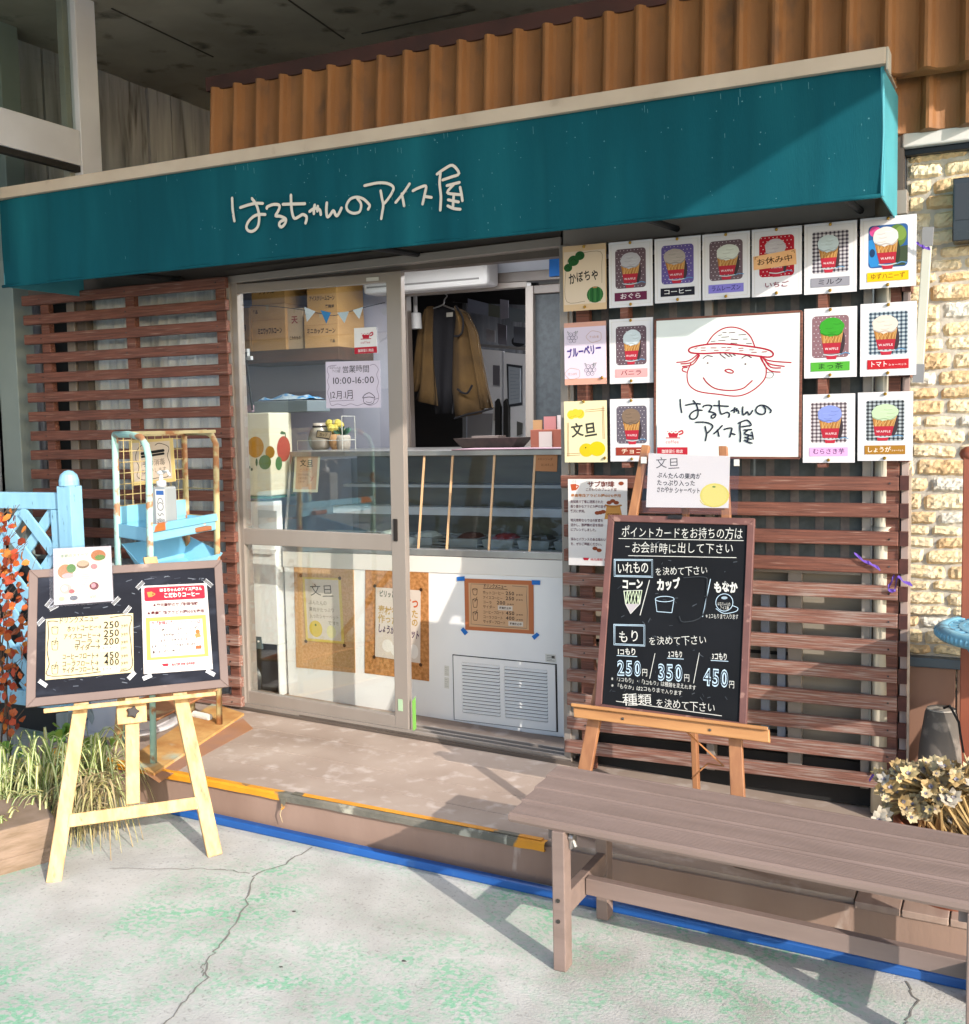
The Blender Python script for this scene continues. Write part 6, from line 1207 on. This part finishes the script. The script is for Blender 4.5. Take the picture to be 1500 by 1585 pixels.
z1=carton('brown cardboard box with kana print, lower left on the shelf',387,474,441,.90,zsh+.001,box_m,[('ミニワッフルコーン',(.2,.62),(.9,.62),.12,'#3a2a1a'),('食品',(.08,.17),(.22,.17),.07,'#5a4028')])
z2=carton('pale cardboard box with a red stamp in the middle of the shelf',443,478,468,.92,zsh+.001,mat('pale cardboard','#c4ab8c','#b89e7c',rough=.85,sc=4),[('天',(.3,.35),(.7,.35),.16,'#b05a4a'),('こわれもの',(.15,.75),(.85,.75),.08,'#6a5038')])
z3=carton('brown cardboard box with kana print, lower right on the shelf',470,487,523,.90,zsh+.001,box_m,[('ミニカップ コーン',(.08,.55),(.92,.58),.13,'#3a2a1a'),('食品',(.75,.85),(.9,.85),.08,'#3a2a1a')])
carton('tan cardboard box on top of the lower left carton',388,430,440,.91,z1+.001,mat('tan cardboard','#bb8f50','#ad8346',rough=.85,sc=4),[('ワッフル',(.2,.6),(.7,.6),.14,'#4a3418')])
carton('tan cardboard box on top of the lower right carton',474,432,521,.91,z3+.001,MT['tan cardboard'],[('アイスクリームコーン',(.08,.62),(.92,.64),.12,'#4a3418'),('業務用',(.6,.85),(.9,.86),.08,'#4a3418')])
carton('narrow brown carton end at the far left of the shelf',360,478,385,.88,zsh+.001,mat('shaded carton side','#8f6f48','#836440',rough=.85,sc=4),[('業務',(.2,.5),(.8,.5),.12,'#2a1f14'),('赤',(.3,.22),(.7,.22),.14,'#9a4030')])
bn=thing('bunting','small white and blue pennant bunting hanging behind the door glass','bunting',Y(.06,490,480)); mb=MB(); q=[Y(.06,*p) for p in smooth([(366,472),(420,474),(470,480),(500,486),(520,488),(556,478),(596,468)],4)]; mb.tube(q,.0015,P('#3a3a3c'),4); mb.build('string',bn)
for pts,c in (([(471,475),(488,482),(475,498)],'#dfe3ea'),([(496,480),(512,484),(505,501)],'#2a86c8'),([(522,484),(540,482),(533,500)],'#c9d4de'),([(546,480),(562,475),(556,494)],'#d8dde4')):
    mb=MB(); mb.qy(.058,pts,.001,P(c)); mb.build('pennant',bn)
# stickers on the door glass
s=sheety('coffee_label','white and red coffee label stuck on the sliding door glass','label',.011,[(548,508),(582,506),(584,546),(549,548)],paper='#efecec',thick=.0008); s.layer('lettering'); coffee_sticker(s,0,0,1,1); s.flush()
s=sheety('opening_hours_notice','lilac handwritten opening hours notice on the sliding door glass','notice',.011,[(504,560),(588,558),(589,631),(505,632)],paper='#e2d8ea',thick=.0008)
s.layer('drawing'); s.line([(.2,.08),(.06,.1),(.03,.2),(.06,.3),(.03,.42),(.06,.54),(.03,.66),(.06,.8),(.1,.94),(.22,.91),(.34,.95),(.46,.91),(.58,.95),(.7,.91),(.82,.95),(.94,.88),(.97,.75),(.94,.6),(.97,.45),(.94,.3),(.97,.18),(.9,.08),(.82,.1)],.008,P('#8a7f94'))
hc=P('#5a5262'); s.line([(.68,.78),(.72,.72),(.8,.68),(.87,.73),(.9,.79),(.8,.77),(.68,.79)],.012,hc); s.line([(.7,.8),(.7,.88),(.78,.93),(.87,.9),(.89,.81)],.010,hc); s.line([(.74,.87),(.8,.89),(.85,.87)],.008,hc); s.line([(.9,.82),(.96,.8)],.008,hc)
s.layer('lettering'); s.text('はるちゃんの',(.07,.15),(.28,.17),.06,ink,.0,1); s.text('アイス屋',(.12,.23),(.27,.23),.05,ink,.0,1); s.text('営業時間',(.31,.23),(.81,.22),.13,ink,.0,1); s.text('10:00-16:00',(.13,.48),(.9,.47),.16,ink,.0); s.text('12月.1月',(.08,.79),(.52,.77),.16,ink,.0,1); s.line([(.08,.85),(.52,.83)],.006,hc,False); s.flush()
# beyond the hatch
ac=thing('air_conditioner','white wall air conditioner above the hatch','air conditioner',Y(1.0,690,440)); mb=MB(); a=Y(1.0,560,412); b=Y(1.0,755,437); mb.box((a.x,1.0,b.z-.01),(b.x,1.14,b.z+.20),P('#d9d6d4',.4)); mb.build('case',ac,bev=.02); mb=MB(); mb.box((a.x+.03,.994,b.z+.02),(b.x-.05,1.0,b.z+.028),P('#8f8c8a')); mb.build('outlet',ac)
uw=MB(); uw.qy(1.16,[(756,395),(850,388),(850,428),(756,436)],.03,P('#c9ccd6')); uw.build('panel',sh)
ub=MB(); ub.qy(1.12,[(850,395),(872,392),(872,426),(850,428)],.1,P('#1f66b0')); o=ub.build('blue_box'); setp(o,'blue box high above the right end of the hatch','box',None)
jk=thing('jacket','mustard jacket with black trim hanging on a hanger behind the hatch','jacket',Y(1.35,690,640)); jm=mat('mustard fleece','#4f3918','#402d12',rough=.95,sc=9,bump=.15,bsc=60); jb=P('#17151a',.8); yj=1.40
def cloth(name,L,Rr,m,bul,seed,par):
    n=len(L); k=9; vs=[]; rr_=random.Random(seed)
    for i in range(n):
        for j in range(k):
            t=j/(k-1); p=Y(yj,L[i][0]+(Rr[i][0]-L[i][0])*t,L[i][1]+(Rr[i][1]-L[i][1])*t); vs.append(p+V((0,-bul*math.sin(math.pi*t)-.012*math.sin(t*9+i*.5+seed)*min(1,i/3),0)))
    for i in range(n):
        for j in range(k):
            t=j/(k-1); vs.append(vs[i*k+j]+V((0,.02+bul*1.2*math.sin(math.pi*t),0)))
    o=n*k; fs=[[i*k+j,i*k+j+1,(i+1)*k+j+1,(i+1)*k+j] for i in range(n-1) for j in range(k-1)]; fs+=[[o+a for a in f][::-1] for f in fs]
    for i in range(n-1): fs+=[[i*k,(i+1)*k,o+(i+1)*k,o+i*k],[i*k+k-1,(i+1)*k+k-1,o+(i+1)*k+k-1,o+i*k+k-1]]
    for j in range(k-1): fs+=[[j,j+1,o+j+1,o+j],[(n-1)*k+j,(n-1)*k+j+1,o+(n-1)*k+j+1,o+(n-1)*k+j]]
    mb=MB(); mb.add(vs,fs,m); return mb.build(name,par,smooth=True)
cloth('lining',[(668,474),(668,510),(668,560),(670,600),(674,640)],[(704,474),(704,510),(702,560),(700,600),(698,640)],jb,-.01,1,jk)
cloth('front_panel',[(704,473),(706,490),(702,530),(700,570),(699,605),(703,648)],[(717,486),(730,520),(738,560),(745,600),(750,630),(745,640)],jm,.05,2,jk)
cloth('front_panel',[(661,478),(655,520),(652,560),(648,600),(642,618)],[(671,474),(670,520),(671,560),(674,600),(677,628)],jm,.04,3,jk)
cloth('sleeve',[(712,478),(724,500),(731,540),(738,580),(744,632)],[(724,486),(738,515),(747,560),(755,600),(763,632)],jm,.05,4,jk)
cloth('sleeve',[(660,480),(648,510),(643,550),(639,590),(638,606)],[(666,478),(660,510),(657,550),(653,590),(650,606)],jm,.04,5,jk)
mb=MB(); mb.tube([Y(yj-.07,*p) for p in smooth([(706,474),(716,492),(716,512),(710,520),(703,520)],4)],.006,jb,6); mb.build('collar_trim',jk); mb=MB(); mb.tube([Y(yj-.08,*p) for p in smooth([(708,602),(716,608),(724,608),(731,596)],4)],.006,jb,6); mb.build('pocket_trim',jk); mb=MB(); mb.tube([Y(yj-.06,*p) for p in ((703,648),(725,641),(745,637),(763,632))],.006,jb,6); mb.build('hem_trim',jk)
mb=MB(); mb.tube([Y(yj,*p) for p in smooth([(661,480),(685,472),(688,464),(692,458),(688,454)],4)],.004,steel_m,6); mb.tube([Y(yj,685,472),Y(yj,717,484)],.005,steel_m,6); mb.build('hanger',jk)
mb=MB(); mb.qy(yj-.012,[(691,484),(701,483),(701,490),(691,491)],.002,P('#8f8a80')); mb.build('label_tag',jk)
lamp=thing('hanging_cup','white plastic cup hanging at the left of the hatch','cup',Y(1.22,644,511)); p=Y(1.3,644,509); mb=MB(); mb.lathe(p,[(.034,0),(.03,.085),(.012,.09)],P('#c9c7c6'),16); mb.tube([p+V((0,0,.09)),p+V((0,0,.19))],.012,P('#b9b7b6'),8); mb.build('body',lamp)
yk=2.2
kc=thing('kitchen_cabinet','white kitchen cabinets with wall notes seen through the hatch','cabinet',Y(yk,775,690)); mb=MB(); mb.qy(yk,[(724,538),(776,543),(776,720),(724,720)],.05,wallw_m); mb.qy(yk,[(779,545),(822,549),(822,720),(779,720)],.05,wallw_m); mb.build('door',kc,bev=.004)
mb=MB(); mb.qy(yk-.02,[(724,535),(822,543),(822,538),(724,531)],.06,steel_m); mb.build('rail',kc)
mb=MB()
for x in (766,779): mb.qy(yk-.03,[(x,622),(x+4,617),(x+8,630),(x+8,676),(x+4,682),(x,676)],.03,dark_m)
mb.build('handle',kc)
mb=MB(); mb.qy(yk-.01,[(784,563),(808,566),(808,627),(786,630)],.008,P('#3a3c44')); mb.qy(yk-.015,[(787,567),(806,570),(806,623),(788,626)],.004,P('#aab4bf')); mb.build('clip_board',kc)
s=Sheet([Y(yk-.016,*p) for p in ((788,569),(805,571),(805,622),(789,625))],kc); s.layer('notes')
for i in range(9): s.line([(.1,.08+i*.1),(.9 if i%3 else .6,.08+i*.1)],.03,P('#7f8894'),False)
s.flush()
for i,(pts,c) in enumerate((([(724,462),(756,470),(755,489),(724,483)],'#9fa6b8'),([(756,470),(773,474),(773,492),(756,489)],'#7f8478'),([(774,463),(787,465),(787,492),(775,494)],'#b0aebc'),([(788,475),(816,481),(816,500),(790,497)],'#8f9aa2'),([(752,508),(766,512),(766,530),(753,528)],'#a8a6ac'),([(770,500),(784,504),(784,534),(771,532)],'#75737e'),([(795,505),(822,508),(822,533),(795,530)],'#6f7480'),([(763,565),(773,566),(773,597),(763,596)],'#6f6c74'),([(764,630),(774,632),(774,652),(764,651)],'#b9b6b2'),([(800,652),(809,655),(808,672),(800,675)],'#5a5a58'),([(724,640),(762,640),(760,690),(724,690)],'#8d8c90'))):
    mb=MB(); mb.qy(yk-.035+.0011*i,pts,.006,P(c)); mb.build('note',kc)
mb=MB(); p=Y(yk-.02,803,528); 
mb.prism([p+V((.05*math.cos(a*.5),0,.036*math.sin(a*.5))) for a in range(12)],(0,.004,0),P('#23262c',.3)); mb.build('dial',kc)

# ================================================================== across the street (mirrored in the shop glass)
oh=thing('opposite_house','pale house across the street, seen only as a reflection','building',(-9,-13,0))
mb=MB(); mb.box((-14,-14,0),(-6.5,-13,3.2),P('#d8d4cc')); mb.build('wall',oh); mb=MB(); mb.prism([(-14.4,-12.8,3.2),(-6.1,-12.8,3.2),(-10.2,-12.8,5.0)],(0,-2,0),P('#7f8794')); mb.build('roof',oh)
mb=MB()
for x in (-12.5,-10,-8): mb.box((x,-12.99,1.0),(x+1.2,-12.95,2.2),P('#3a4048'))
mb.build('window',oh)
ot=thing('street_tree','leafy street tree across the road, seen only as a reflection','tree',(-4.5,-10,0)); mb=MB(); mb.tube([(-4.5,-10,-.1),(-4.45,-10,1.4),(-4.6,-10,2.6)],[.14,.11,.06],P('#5a4a3c'),8); mb.build('trunk',ot); mb=MB(); rq=random.Random(4)
for k in range(900):
    a=rq.uniform(0,6.28); t=rq.uniform(-1,1); r_=1.3*rq.random()**.4*math.sqrt(1-t*t*.8); leafquad(mb,V((-4.55+r_*math.cos(a),-10+r_*math.sin(a),3.1+t*1.2)),(rq.uniform(-1,1),rq.uniform(-1,1),rq.uniform(-1,.5)),(0,0,1),.2,.13,P(rq.choice(('#4a6a34','#5f7f40','#3a5428'))),.3)
mb.build('crown',ot)
